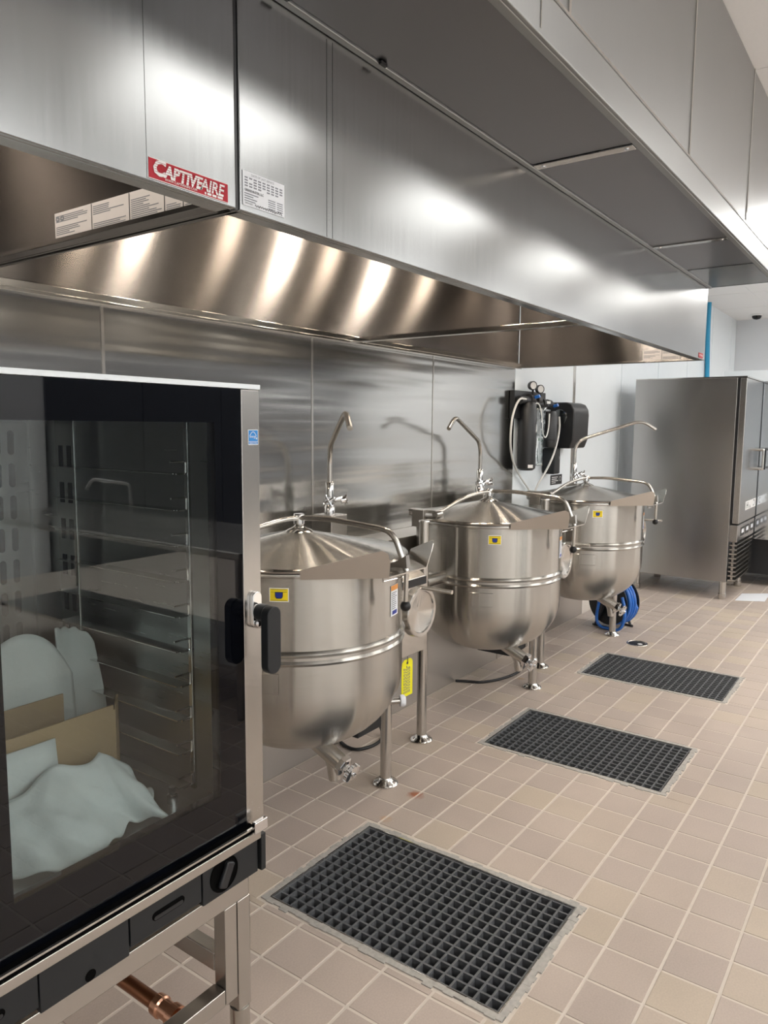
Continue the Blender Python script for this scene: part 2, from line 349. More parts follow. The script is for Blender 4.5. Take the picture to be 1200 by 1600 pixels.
for i in range(-12, 62):
    for j in range(-14, 12):
        x0 = TX0+i*TP; y0 = TY0+j*TP
        if y0 > 2.2: continue
        full = (x0+J, x0+TP-J, y0+J, min(y0+TP, 2.2)-J)
        rs = rect_minus(full, DR2)
        if not rs: continue
        q = [proj((x, y, 0)) for x, y in ((x0, y0), (x0+TP, y0), (x0+TP, y0+TP), (x0, y0+TP))]
        area = 0
        if all(q):
            area = abs(sum(q[k][0]*q[(k+1) % 4][1]-q[(k+1) % 4][0]*q[k][1] for k in range(4)))/2*sum((r[1]-r[0])*(r[3]-r[2]) for r in rs)/TP**2
            u = sum(p[0] for p in q)/4; v = sum(p[1] for p in q)/4
            if not (0 < u < 1200 and 0 < v < 1600): area = 0
            elif u < 380 and v < 1600 - (u/380)*130: area = 0      # hidden by the oven and its drawer
            elif 405 < u < 640 and v < 1150: area = 0
        cells.append((area, full, rs))
cells.sort(key=lambda c: -c[0])
tm = None; rest = MB()
for k, (area, full, rs) in enumerate(cells):
    whole = len(rs) == 1 and rs[0] == full and abs((full[3]-full[2])-(TP-2*J)) < 1e-6
    if k < 300:
        if whole and tm is not None:
            o = bpy.data.objects.new('tile', tm); COL.objects.link(o); o.parent = floor
            o.location = ((full[0]+full[1])/2, (full[2]+full[3])/2, random.uniform(-0.0006, 0.0004))
        else:
            b_ = MB(); cx, cy = ((full[0]+full[1])/2, (full[2]+full[3])/2)
            for r in rs: tile_box(b_, r[0]-cx, r[1]-cx, r[2]-cy, r[3]-cy)
            o = b_.build('tile', M['tile'], None, smooth=0); o.parent = floor; o.location = (cx, cy, 0)
            if whole: tm = o.data
    else:
        for r in rs: tile_box(rest, *r)
o = rest.build('distant_tiles', M['tile'], floor, smooth=0); o['kind'] = 'stuff'
# ceiling with grid
ceil = box(XN, XE, YR, YB, ZC+0.012, ZC+0.1).build('ceiling', M['paint'], smooth=0); tag(ceil, 'white suspended tile ceiling', kind='structure')
TROFF = {}
gx = [XE-1.22*k for k in range(13)]; gy = [YB-0.61*k for k in range(13)]
lights = []; ORD = ('first', 'second', 'third', 'fourth', 'fifth', 'sixth', 'seventh', 'eighth')
for i in range(12):
    for j in range(12):
        x1, x0, y1, y0 = gx[i], gx[i+1], gy[j], gy[j+1]
        if (j == 3 and i in (0, 2, 4)) or (j in (8, 10) and i % 2 == 0) or (j in (9, 11) and i % 2 == 1): lights.append((x0, x1, y0, y1)); continue  # row nearest the hoods: unseen panels added to brighten the white wall and cabinet
        if x1 < 1.0 or y1 < -1.0: continue
        if y0 > 0.7 and x1 < 5.0: continue
        box(x0+0.013, x1-0.013, y0+0.013, y1-0.013, ZC, ZC+0.011).build('ceiling_tile', M['ceil'], ceil, smooth=0)
lights += [(x-0.58, x+0.58, -1.15, -0.35) for x in (2.75, 4.95, 7.1, 9.3)]; lights.sort(key=lambda q: (-q[2], -q[0]))
mb = MB()
for x in gx: mb.box(x-0.012, x+0.012, YR, YB, ZC-0.002, ZC+0.012)
for y in gy: mb.box(XN, XE, y-0.012, y+0.012, ZC-0.002, ZC+0.0115)
mb.build('ceiling_grid', M['tbar'], ceil, smooth=0)
for n, (x0, x1, y0, y1) in enumerate(lights):
    ZC0 = ZC; ZC = ZC0 - 0.02 if y1 == -0.35 else ZC0
    t = thing('ceiling_light', 'unseen ceiling light panel, %s from the far wall in the %s row from the hoods' % (ORD[len([q for q in lights if q[2] == y0 and q[0] > x0])], ORD[len({q[2] for q in lights if q[2] > y0})]), 'light', ((x0+x1)/2, (y0+y1)/2, ZC), 'recessed ceiling light panels')
    fr = MB()
    for a, b, c, d in ((x0+.015, x1-.015, y0+.015, y0+.04), (x0+.015, x1-.015, y1-.04, y1-.015), (x0+.015, x0+.04, y0+.04, y1-.04), (x1-.04, x1-.015, y0+.04, y1-.04)): fr.box(a, b, c, d, ZC-0.006, ZC+0.01)
    fr.build('frame', M['tbar'], t, smooth=0)
    box(x0+.04, x1-.04, y0+.04, y1-.04, ZC-0.003, ZC+0.009).build('diffuser', M['lamp_soft' if y1 == -0.35 else 'lamp'], t, smooth=0); ZC = ZC0
# walls
wb = box(XN, XE, YB, YB+0.1, -0.06, ZC+0.1).build('wall_back', M['paint'], smooth=0); tag(wb, 'back kitchen wall clad in steel sheets then white boards', kind='structure')
sx = [0.02, 1.62, 2.755, 3.855, 4.965]
for a, b in zip(sx[:-1], sx[1:]):
    box(a+0.0025, b-0.0025, YB-0.006, YB-0.0005, 0.9, 1.98).build('steel_panel', M['wall_steel'], wb, smooth=0)
box(-1.5, 0.015, YB-0.006, YB-0.0005, 0.9, 1.98).build('steel_panel', M['wall_steel'], wb, smooth=0)
for x in sx[1:4]: box(x-0.006, x+0.006, YB-0.0085, YB-0.006, 0.9, 1.98).build('joint_strip', M['steel'], wb, smooth=0)
wx = [4.97, 6.09, 7.31, 8.53, 9.75, 10.97, 12.19, 12.49]
for a, b in zip(wx[:-1], wx[1:]):
    box(a+0.003, b-0.003, YB-0.005, YB-0.0005, 0.0, ZC).build('white_board', M['white_wall'], wb, smooth=0)
    if b < 12.4: box(b-0.024, b+0.024, YB-0.009, YB-0.005, 0.0, ZC).build('joint_strip', M['steel' if b < 6.2 else 'white_wall'], wb, smooth=0)
wf = box(XE, XE+0.1, YR, YB+0.1, -0.06, ZC+0.1).build('wall_far', M['paint'], smooth=0); tag(wf, 'far white end wall beyond the tall cabinets', kind='structure')
wr = box(XN, XE, YR-0.1, YR, -0.06, ZC+0.1).build('wall_right', M['paint'], smooth=0); tag(wr, 'wall across the aisle, partly clad in dark panels', kind='structure')
for k in range(7): box(4.2+k*1.18, 5.37+k*1.18, YR+0.001, YR+0.02, 0.0, 2.7).build('dark_panel', M['slate'], wr, smooth=0)
wn_ = box(XN-0.1, XN, YR-0.1, YB+0.1, -0.06, ZC+0.1).build('wall_near', M['paint'], smooth=0); tag(wn_, 'white wall behind the viewer', kind='structure')
# low steel chase along the wall behind the kettles
ch = box(0.0, 5.89, 2.2, YB-0.01, 0.0, 0.95).build('wall_low', M['chase'], smooth=0, bevel=0.004); tag(ch, 'low steel clad service wall behind the kettles', kind='structure')
for x in (2.9, 4.36):
    box(x-0.004, x+0.004, 2.197, 2.2, 0.0, 0.95).build('joint_strip', M['steel'], ch, smooth=0)
box(5.89, 5.894, 2.2, YB-0.012, 0.0, 0.94).build('end_cap', M['chase'], ch, smooth=0)
# ================================================================ HOODS
YF, ZL = 1.13, 1.955
def make_hood(name, x0, x1, label, right_end_x):
    t = thing(name, label, 'hood', ((x0+x1)/2, (YF+YB)/2, ZL))
    # front apron with a folded lower return
    f = MB().box(x0, x1, YF, YF+0.012, ZL, 2.62); f.box(x0, x1, YF+0.012, YF+0.05, ZL, ZL+0.012)
    f.build('front_panel', M['hood'], t, bevel=0.003)
    e = MB().box(x1-0.012, x1, YF+0.013, YB-0.045, ZL, 2.62); e.box(x1-0.045, x1-0.012, YF+0.051, YB-0.045, ZL, ZL+0.012)
    e.build('end_panel', M['hood_in'], t, bevel=0.002)
    box(x0, x0+0.012, YF+0.013, YB-0.045, ZL, 2.62).build('end_panel', M['hood_in'], t, bevel=0.002)
    box(x0+0.013, x1-0.013, YB-0.04, YB-0.028, ZL+0.03, 2.62).build('back_panel', M['hood_in'], t, smooth=0)
    l = MB().box(x0, x1, YB-0.06, YB-0.012, ZL-0.006, ZL+0.006); l.box(x0, x1, YB-0.06, YB-0.052, ZL+0.006, ZL+0.03)
    l.build('back_lip', M['polish'], t, bevel=0.002)
    box(x0, x1, YF, YB-0.02, 2.62, 2.64).build('top_panel', M['hood_in'], t, smooth=0)
    return t
def hood_lamp(t, x, y, r=0.06, m='globe'):
    MB().lathe([(0.0, 2.60), (0.06, 2.60), (0.06, 2.62)], 20, (x, y, 0)).build('lamp_base', M['steel'], t)
    MB().ball((x, y, 2.535), r, 14).build('lamp_globe', M[m], t)
hl = make_hood('exhaust_hood', -1.6, 1.066, 'nearer steel exhaust hood with the red sticker, over the oven', 1.066)
hr = make_hood('exhaust_hood', 1.076, 4.955, 'longer steel exhaust hood over the three kettles', 4.955)
for x in (-0.9, 0.35): hood_lamp(hl, x, 1.78)
M['warm'] = emit('warm_globe', (1.0, 0.84, 0.66), GLOBE*0.4)
for x in (1.98, 2.76, 3.55, 4.6): hood_lamp(hr, x, 1.80, 0.05, 'warm')
for x in (2.25, 3.2, 4.06): hood_lamp(hr, x, 1.78)
box(1.0665, 1.0755, YF+0.004, YF+0.02, ZL, 2.6).build('joint_strip', M['black'], hr, smooth=0)
# faint folded ribs on the aprons
for x, t in ((0.86, hl), (1.345, hr), (1.365, hr)): box(x-0.003, x+0.003, YF-0.0008, YF+0.001, ZL+0.004, 2.38).build('rib', M['hood'], t, smooth=0)
# tie bar across the far bay
MB().box(3.055, 3.085, YF+0.02, YB-0.05, ZL+0.006, ZL+0.03).build('tie_bar', M['polish'], hr, bevel=0.003)
for yy in (1.3, 1.75, 2.2): MB().lathe([(0.0, -0.004), (0.006, -0.004), (0.008, 0)], 10, (4.93, YB-0.041, 1.99+0.15*(yy-1.3)), (0, 1, 0)).build('rivet', M['chrome'], hr)
# red maker's sticker
X0, X1, Z0, Z1 = 0.860, 1.043, 1.960, 1.996
st = box(X0, X1, YF-0.0014, YF-0.0004, Z0, Z1).build('sticker', M['red'], hl, smooth=0); st['label'] = 'red sticker with white block letters'
bd = MB()
for a, b, c, d in ((X0, X1, Z1-0.0012, Z1), (X0, X1, Z0, Z0+0.0012)): bd.box(a, b, YF-0.0018, YF-0.0014, c, d)
bd.build('sticker_border', M['white'], st, smooth=0)
def on(par): return par
xd, zd = (1, 0, 0), (0, 0, 1)
text('C', 0.037, M['white'], st, (0.866, YF-0.0022, 1.9688), xd, zd, bold=0.0015, shear=0.2)
text('APTIVE', 0.030, M['white'], st, (0.892, YF-0.0022, 1.9692), xd, zd, bold=0.0013, shear=0.2, sx=0.90)
text('AIRE', 0.030, M['white'], st, (0.974, YF-0.0022, 1.9692), xd, zd, bold=0.0008, shear=0.2, sx=0.93)
sl = MB()
for k in range(5): sl.box(0.871, 1.036, YF-0.0036, YF-0.0031, 1.9735+k*0.0042, 1.9735+k*0.0042+0.0005)
sl.build('print_lines', M['red'], st, smooth=0)
text('WWW.CAPTIVEAIRE.COM', 0.0062, M['white'], st, (0.893, YF-0.0022, 1.9630), xd, zd)
ln = MB(); rr = random.Random(3)
x = 0.985
for n in (1, 3, 3, 4):
    ln.box(x, x+0.0032*n, YF-0.0022, YF-0.0014, 1.9632, 1.9672); x += 0.0032*n+0.003
ln.build('print_lines', M['white'], st, smooth=0)
# service sticker on the right-hand apron
SX0, SX1, SZ0, SZ1 = 1.083, 1.202, 1.968, 2.034
sv = box(SX0, SX1, YF-0.0014, YF-0.0004, SZ0, SZ1).build('service_sticker', M['paper'], hr, smooth=0); sv['label'] = 'pale service record sticker with a date grid'
text('DATE OF LAST SERVICE', 0.0062, M['greyink'], sv, (1.105, YF-0.002, 2.0265), xd, zd)
gr = MB()
for r in range(4):
    for c in range(9):
        if rr.random() < 0.9: gr.box(1.088+c*0.0124, 1.088+c*0.0124+0.008, YF-0.002, YF-0.0014, 2.0205-r*0.0052, 2.0205-r*0.0052+0.0026)
for r in range(5): gr.box(1.206-0.052, 1.206-0.032, YF-0.002, YF-0.0014, 1.992-r*0.0042, 1.9935-r*0.0042); gr.box(1.206-0.026, 1.206-0.010, YF-0.002, YF-0.0014, 1.992-r*0.0042, 1.9935-r*0.0042)
for r, wd in enumerate((0.038, 0.024, 0.034, 0.03)): gr.box(1.087, 1.087+wd, YF-0.002, YF-0.0014, 1.9905-r*0.0046, 1.9923-r*0.0046)
gr.build('print_lines', M['greyink'], sv, smooth=0)
text('GREASE BUSTER, LLC', 0.0068, M['ink'], sv, (1.087, YF-0.002, 1.9955), xd, zd, bold=0.0001, sx=0.82)
text('SERVICED:', 0.0048, M['ink'], sv, (1.087, YF-0.002, 1.9712), xd, zd)
sg = MB(); pts = []
for k in range(40):
    t = k/39; pts.append((1.115+t*0.078, YF-0.0022, 1.9728+0.0032*math.sin(k*1.9)*(0.4+0.6*abs(math.sin(k*0.7)))))
sg.tube(pts, 0.0005, 5); sg.build('handwriting', M['ink'], sv)
# instruction sheets inside the end panels (facing the viewer)
def sheet(par, xf, y0, y1, z0, z1, cols):
    """label on a face of constant x, its text readable from -x; y0>y1 left to right"""
    o = box(xf-0.0012, xf-0.0003, y1, y0, z0, z1).build('instruction_sheet', M['pinkpaper'], par, smooth=0); o['label'] = 'white printed instruction sheet'
    b = MB(); k = MB(); r = random.Random(5); wcol = (y0-y1)
    for c0, c1 in cols:
        ya, yb = y0-c0*wcol, y0-c1*wcol
        k.box(xf-0.0018, xf-0.0012, yb-0.0012, yb+0.0012, z0+0.003, z1-0.001)
        z = z1-0.008
        while z > z0+0.006:
            if r.random() < 0.8:
                L = (ya-yb)*r.uniform(0.35, 0.88); b.box(xf-0.0018, xf-0.0012, ya-0.006-L, ya-0.006, z-0.0018, z)
                z -= 0.0042
            else: z -= 0.0085
    b.build('print_lines', M['greyink'], o, smooth=0); k.build('column_rules', M['ink'], o, smooth=0)
    return o
s1 = sheet(hl, 1.053, 1.745, 1.20, ZL+0.015, 2.037, ((0, .28), (.28, .54), (.54, .76), (.76, .87), (.87, .985)))
dg_ = MB()
for y in (1.732, 1.712): dg_.lathe([(0.004, -0.0006), (0.007, -0.0006), (0.007, 0), (0.004, 0)], 14, (1.0514, y, 2.022), (1, 0, 0))
dg_.build('print_marks', M['greyink'], s1)
sheet(hr, 4.942, 1.505, 1.265, ZL+0.014, 2.035, ((0, .5), (.5, .97)))
sm = box(4.80, 4.905, YF-0.0014, YF-0.0004, 1.962, 1.992).build('sticker', M['red'], hr, smooth=0); sm['label'] = 'small red sticker at the far end'
text('CAPTIVEAIRE', 0.016, M['white'], sm, (4.806, YF-0.0022, 1.972), xd, zd, shear=0.2, sx=0.9)
# ---------------------------------------------------------------- air supply plenum on the hood front
PX0, PX1, PY0, PY1, PZ0, PZ1 = -1.5, 4.955, 0.745, YF-0.001, 2.39, 2.49
pl = thing('air_supply_plenum', 'long steel plenum with perforated underside along the hood front', 'plenum', ((PX0+PX1)/2, (PY0+PY1)/2, PZ1))
f = MB().box(PX0, PX1, PY0, PY0+0.012, PZ0, PZ1); f.box(PX0, PX1, PY0+0.012, PY0+0.035, PZ0, PZ0+0.012); f.build('front_panel', M['closure'], pl, bevel=0.003)
f = MB().box(PX0, PX1, PY1-0.02, PY1, PZ0-0.004, PZ0+0.014); f.build('rear_rail', M['closure'], pl, bevel=0.003)
box(PX1-0.012, PX1, PY0+0.013, PY1-0.001, PZ0, PZ1).build('end_panel', M['hood'], pl, smooth=0)
box(4.36, PX1-0.013, PY0+0.036, PY1-0.021, PZ0+0.001, PZ0+0.006).build('blank_panel', M['hood'], pl, smooth=0)
for a, b in ((-1.4, 0.0), (0.0, 1.05), (1.05, 2.365), (2.41, 3.715), (3.755, 4.355)):
    box(a+0.002, b-0.002, PY0+0.036, PY1-0.021, PZ0+0.003, PZ0+0.006).build('perforated_panel', M['perf'], pl, smooth=0)
for x in (2.388, 3.735):
    s = box(x-0.02, x+0.02, PY0+0.036, PY1-0.021, PZ0-0.002, PZ0+0.003).build('strap', M['polish'], pl, bevel=0.001)
    for y in (PY0+0.06, PY1-0.05): MB().lathe([(0.0, -0.004), (0.007, -0.003), (0.008, 0)], 12, (x, y, PZ0-0.002), (0, 0, 1)).build('screw', M['chrome'], s)
for x in (0.5, 1.18, 1.52): box(x-0.012, x+0.012, PY1-0.028, PY1-0.02, PZ0-0.006, PZ0+0.001).build('clip', M['black'], pl, smooth=0)
box(1.61-0.002, 1.61+0.002, PY0-0.002, PY0, PZ0+0.012, PZ1).build('joint_strip', M['polish'], pl, smooth=0)
# closure panels up to the ceiling
en = thing('hood_closure', 'steel closure panels from the hood up to the ceiling', 'panel', (1.7, 0.745, PZ1))
ex = [-1.5, -0.45, 0.66, 1.77, 2.88, 3.93, 4.955]
for a, b in zip(ex[:-1], ex[1:]):
    box(a+0.002, b-0.002, 0.748, 0.756, PZ1+0.006, ZC-0.003).build('panel', M['closure'], en, bevel=0.0015)
for x in ex[1:-1]: box(x-0.006, x+0.006, 0.744, 0.748, PZ1+0.006, ZC-0.003).build('joint_strip', M['polish'], en, smooth=0)
box(-1.5, 4.955, 0.742, 0.757, PZ1+0.0005, PZ1+0.006).build('base_angle', M['polish'], en, smooth=0)
box(4.943, 4.955, 0.757, YB-0.03, 2.50, ZC-0.003).build('end_closure', M['closure'], en, smooth=0) if False else None
box(4.946, 4.954, 0.757, YB-0.012, 2.645, ZC-0.003).build('panel', M['closure'], en, smooth=0)
# ================================================================ KETTLES
KX, KY, KR = (2.036, 3.53, 4.94), 1.85, 0.386
def arc(c, r, a0, a1, n): return [(c[0]+r*math.cos(a0+(a1-a0)*i/n), c[1]+r*math.sin(a0+(a1-a0)*i/n)) for i in range(n+1)]
def make_kettle(x, label):
    t = thing('steam_kettle', label, 'kettle', (x, KY, 0.0), 'tilting steam kettles in a row')
    O = (x, KY, 0)
    prof = [(0.0, 0.36)]
    for i in range(1, 13):
        a = PI/2*i/12; prof.append((KR*math.sin(a)**0.85, 0.64-0.28*math.cos(a)))
    prof += [(KR, 0.752), (KR+0.005, 0.756), (KR+0.009, 0.762), (KR+0.005, 0.768), (KR+0.002, 0.771), (KR+0.002, 0.781), (KR+0.006, 0.785), (KR+0.010, 0.792), (KR+0.006, 0.799), (KR-0.001, 0.803), (KR-0.001, 1.045), (KR+0.012, 1.047), (KR+0.014, 1.053), (KR+0.012, 1.060), (KR-0.012, 1.062), (KR-0.012, 0.60), (0.0, 0.45)]
    MB().lathe(prof, 96, O).build('bowl', M['kettle'], t, smooth=35)
    # lid: shallow cone, rolled edge, hub
    ld = MB().lathe([(0.03, 1.148), (0.05, 1.146), (0.14, 1.128), (0.28, 1.098), (0.36, 1.082), (0.392, 1.077), (0.401, 1.076), (0.405, 1.070), (0.402, 1.064), (0.388, 1.063), (0.36, 1.072), (0.03, 1.138)], 96, O).build('lid', M['lid'], t, smooth=50)
    MB().lathe([(0.0, 1.143), (0.052, 1.146), (0.045, 1.152), (0.026, 1.160), (0.017, 1.166), (0.015, 1.172), (0.021, 1.173), (0.021, 1.207), (0.018, 1.211), (0.0, 1.211)], 28, O).build('hub', M['polish'], ld)
    # bail: hinge at the rear, over the hub, down in front to a lever with a black ball
    b = [(x-0.345, KY+0.11, 1.098), (x-0.19, KY+0.055, 1.168), (x-0.07, KY+0.012, 1.194), (x, KY, 1.195), (x, KY-0.13, 1.203), (x, KY-0.425, 1.183), (x+0.008, KY-0.475, 1.05)]
    bl = MB().tube(fillet(b, 0.05, 6), 0.010, 14).build('lid_bail', M['steel'], t)
    hb = MB().box(x-0.372, x-0.322, KY+0.10, KY+0.265, 1.100, 1.117); hb.box(x-0.372, x-0.322, KY+0.10, KY+0.265, 1.079, 1.088)
    for yy in (KY+0.10, KY+0.25): hb.box(x-0.371, x-0.323, yy, yy+0.015, 1.088, 1.100)
    hb.prism([(x-0.395, KY+0.16, 1.117), (x-0.373, KY+0.16, 1.117), (x-0.373, KY+0.16, 1.03), (x-0.395, KY+0.16, 1.03)], (0, 0.07, 0))
    hg = hb.build('hinge_block', M['steel'], t, bevel=0.002)
    MB().cyl((x-0.373, KY+0.105, 1.097), (x-0.321, KY+0.105, 1.097), 0.017, 16).build('hinge_pin', M['polish'], hg)
    lv = MB().tube([(x+0.008, KY-0.475, 1.055), (x+0.01, KY-0.472, 0.945)], 0.0085, 12).build('lever', M['steel'], t)
    MB().ball((x+0.01, KY-0.472, 0.93), 0.0185, 16).build('lever_knob', M['rubber'], lv)
    gs = MB().prism([(x-0.004, KY-0.41, 1.062), (x-0.004, KY-0.485, 1.062), (x-0.004, KY-0.48, 1.105)], (0.02, 0, 0)); gs.build('gusset', M['steel'], bl)
    # pouring lip
    z0 = 1.046
    L0, L1, R0, R1 = (x-0.30, KY-0.275), (x-0.105, KY-0.485), (x+0.25, KY-0.318), (x+0.115, KY-0.485)
    sp = MB()
    sp.prism([(*L0, z0), (*L1, z0), (*R1, z0), (*R0, z0), (x+0.12, KY-0.38, z0), (x, KY-0.40, z0), (x-0.15, KY-0.372, z0)], (0, 0, 0.004))
    def wall(p, q, top, out):
        # side sheet, leaning outward at the top, rising to its tip
        d = Vector((q[0]-p[0], q[1]-p[1], 0)); nn = Vector((d.y, -d.x, 0)).normalized()*out
        prof = [(0, 0), (1, 0), (1.0, 0.6), (0.97, 0.9), (0.9, 1.0), (0.1, 0.42), (0.0, 0.34)]
        pts = []
        for u, h in prof: pts.append(Vector((p[0], p[1], z0)) + d*u + Vector((0, 0, top*h)) + nn*0.03*h)
        sp.prism(pts, nn*0.003)
    wall(L0, L1, 0.095, 1); wall(R0, R1, 0.095, -1)
    sp.build('pouring_lip', M['steel'], t, smooth=0)
    MB().tube([(x-0.09, KY-0.45, z0-0.004), (x-0.09, KY-0.45, z0-0.018), (x+0.02, KY-0.46, z0-0.018), (x+0.02, KY-0.46, z0-0.004)], 0.003, 8).build('strainer_wire', M['polish'], t)
    # stickers
    def patch(name, mat, a, z, w, h, r, par, seg=6):
        a = math.radians(a); hw = w/2/KR
        return MB().lathe([(r, z-h/2), (r, z+h/2)], seg, O, (0, 0, 1), a-hw, a+hw).build(name, mat, par, smooth=0)
    A, zz = -147.5, 0.992
    y = patch('hand_sticker', M['white'], A, zz, 0.064, 0.046, KR+0.0004, t); y['label'] = 'yellow sticker with a dark blue pot mark'
    patch('sticker_field', M['yellow'], A, zz, 0.058, 0.040, KR+0.0010, y)
    fr = MB()
    for h in (0.0175, 0.0095, -0.0175): fr.lathe([(KR+0.0015, zz+h-0.0006), (KR+0.0015, zz+h+0.0006)], 6, O, (0, 0, 1), math.radians(A)-0.066, math.radians(A)+0.066)
    fr.build('sticker_rules', M['ink'], y, smooth=0)
    pt = MB(); pr = [(-0.013, 0.009), (0.013, 0.009), (0.0125, -0.006), (0.008, -0.012), (-0.008, -0.012), (-0.0125, -0.006)]
    def cyl_pt(s, h, r): aa = math.radians(A)+s/KR; return (x+r*math.cos(aa), KY+r*math.sin(aa), zz+h)
    pt.bm.faces.new([pt.bm.verts.new(cyl_pt(s, h, KR+0.0018)) for s, h in pr]); pt.build('pot_mark', M['ink'], y, smooth=0)
    pt = MB(); pt.bm.faces.new([pt.bm.verts.new(cyl_pt(s*0.84, h*0.8, KR+0.0022)) for s, h in pr]); pt.build('pot_fill', M['cobalt'], y, smooth=0)
    A2, z2 = -78.0, 0.925
    wl = patch('warning_label', M['paper'], A2, z2, 0.062, 0.11, KR+0.0004, t); wl['label'] = 'white warning label with an orange head'
    patch('label_head', M['orange'], A2, z2+0.045, 0.060, 0.018, KR+0.001, wl)
    pb = MB()
    for k in range(9): pb.lathe([(KR+0.001, z2+0.026-k*0.007), (KR+0.001, z2+0.029-k*0.007)], 4, O, (0, 0, 1), math.radians(A2)-0.065, math.radians(A2)+0.05*random.Random(k).uniform(0.2, 1))
    pb.build('print_lines', M['greyink'], wl, smooth=0)
    patch('label_mark', M['cobalt'], A2, z2-0.043, 0.04, 0.014, KR+0.0012, wl)
    np_ = MB().lathe([(KR+0.0002, 0.66), (KR+0.0022, 0.662), (KR+0.0022, 0.728), (KR+0.0002, 0.73)], 8, O, (0, 0, 1), math.radians(-168), math.radians(-148)); np_.build('nameplate', M['kettle'], t, smooth=0)
    # draw-off valve at the front of the dome
    v = MB(); ox = x-0.085
    v.tube([(ox, KY-0.12, 0.425), (ox, KY-0.20, 0.385), (ox, KY-0.275, 0.350)], [0.034, 0.032, 0.03], 20); dv = v.build('draw_off_valve', M['steel'], t)
    MB().tube([(ox, KY-0.215, 0.378), (ox, KY-0.235, 0.335), (ox, KY-0.24, 0.285)], [0.024, 0.024, 0.021], 18).build('outlet', M['steel'], dv)
    ax = Vector((0, -0.905, -0.425)).normalized(); c0 = Vector((ox, KY-0.270, 0.352))
    MB().lathe([(0.0, 0), (0.037, 0.0), (0.037, 0.018), (0.030, 0.022), (0.016, 0.024), (0.014, 0.05), (0.0, 0.05)], 6, c0, ax).build('union_nut', M['chrome'], dv, smooth=0)
    kn = MB().lathe([(0.0, 0.042), (0.033, 0.042), (0.036, 0.047), (0.034, 0.058), (0.026, 0.061), (0.010, 0.062), (0.009, 0.070), (0.0, 0.071)], 28, c0, ax)
    side = Vector((1, 0, 0)); upv = ax.cross(side)
    for k in range(10):
        a = 2*PI*k/10; p = c0 + ax*0.045 + (side*math.cos(a)+upv*math.sin(a))*0.034
        kn.cyl(p, p+ax*0.013, 0.0052, 8)
    kn.build('valve_knob', M['chrome'], dv, smooth=30)
    # right console with sloping control panel
    cx0, cx1, fy = x+0.435, x+0.745, 1.765
    pf = [(cx0, fy, 0.53), (cx0, fy, 0.872), (cx0, fy+0.02, 0.885), (cx0, fy+0.20, 0.978), (cx0, 2.19, 0.978), (cx0, 2.19, 0.53)]
    cn = MB().prism(pf, (cx1-cx0, 0, 0)).build('console', M['steel'], t, bevel=0.004)
    sl = Vector((0, 0.18, 0.093)).normalized(); nn = Vector((0, -sl.z, sl.y)); base = Vector((0, fy+0.02, 0.885))
    pn = MB(); q = [base+sl*0.035, base+sl*0.185]
    pn.prism([(cx0+0.10, *q[0].yz), (cx1-0.03, *q[0].yz), (cx1-0.03, *q[1].yz), (cx0+0.10, *q[1].yz)], nn*0.002)
    cp = pn.build('control_panel', M['charcoal'], cn, smooth=0)
    ic = MB()
    for u, v_ in ((0.16, 0.07), (0.21, 0.11), (0.25, 0.07)):
        c = base + sl*v_ + nn*0.0025; ic.prism([(cx0+u-0.012, c.y-0.004, c.z-0.002), (cx0+u+0.012, c.y-0.004, c.z-0.002), (cx0+u+0.012, c.y+0.004, c.z+0.002), (cx0+u-0.012, c.y+0.004, c.z+0.002)], nn*0.0006)
    ic.build('panel_marks', M['white'], cn, smooth=0)
    box(cx0, cx1, fy-0.004, fy, 0.836, 0.870).build('trim_bar', M['charcoal'], cn, smooth=0)
    MB().lathe([(0.0, 0.004), (0.005, 0.004), (0.006, 0)], 12, (cx0+0.14, fy-0.004, 0.853), (0, -1, 0)).build('screw', M['chrome'], cn)
    # boxed services under the console
    box(cx0+0.03, cx1-0.06, 1.93, 2.15, 0.16, 0.529).build('service_box', M['charcoal'], t, bevel=0.004)
    box(cx1-0.075, cx1-0.045, 1.922, 1.928, 0.17, 0.50).build('edge_strip', M['steel'], t, smooth=0)
    # hand wheel: dished disc on a shaft, crank grip
    hc = Vector((x+0.445, 1.60, 0.79))
    MB().cyl((hc.x, fy, hc.z), (hc.x, 1.63, hc.z), 0.013, 16).build('wheel_shaft', M['polish'], t)
    hw = MB().lathe([(0.0, 0.034), (0.03, 0.034), (0.085, 0.030), (0.100, 0.026), (0.103, 0.020), (0.103, -0.008), (0.100, -0.012), (0.086, -0.012), (0.083, -0.006), (0.0, 0.014)], 48, hc, (0, 1, 0)).build('hand_wheel', M['dish'], t, smooth=35, origin=hc)
    MB().tube([(hc.x, 1.61, hc.z+0.02), (hc.x+0.005, 1.603, hc.z+0.085), (hc.x+0.006, 1.60, hc.z+0.098)], 0.008, 10).build('crank_arm', M['polish'], hw)
    MB().cyl((hc.x+0.006, 1.615, hc.z+0.098), (hc.x+0.006, 1.455, hc.z+0.098), 0.0085, 14).build('crank_grip', M['steel'], hw)
    MB().cyl((x+KR-0.01, KY, 0.79), (cx0+0.01, KY, 0.79), 0.03, 20).build('trunnion', M['steel'], t)
    # legs
    for lx, ly, top in ((x+0.465, KY-0.072, 0.53), (x-0.557, KY+0.05, 1.085)):
        lg = MB().cyl((lx, ly, 0.0), (lx, ly, top), 0.0245, 24).build('leg', M['steel'], t)
        MB().lathe([(0.0, 0.0), (0.053, 0.0), (0.055, 0.005), (0.050, 0.012), (0.032, 0.020), (0.027, 0.030), (0.0, 0.030)], 32, (lx, ly, 0)).build('foot_flange', M['polish'], lg)
        sc_ = MB()
        for a in range(3): sc_.lathe([(0.0, 0.022), (0.006, 0.020), (0.007, 0.012)], 8, (lx+0.042*math.cos(a*2.1+0.6), ly+0.042*math.sin(a*2.1+0.6), 0))
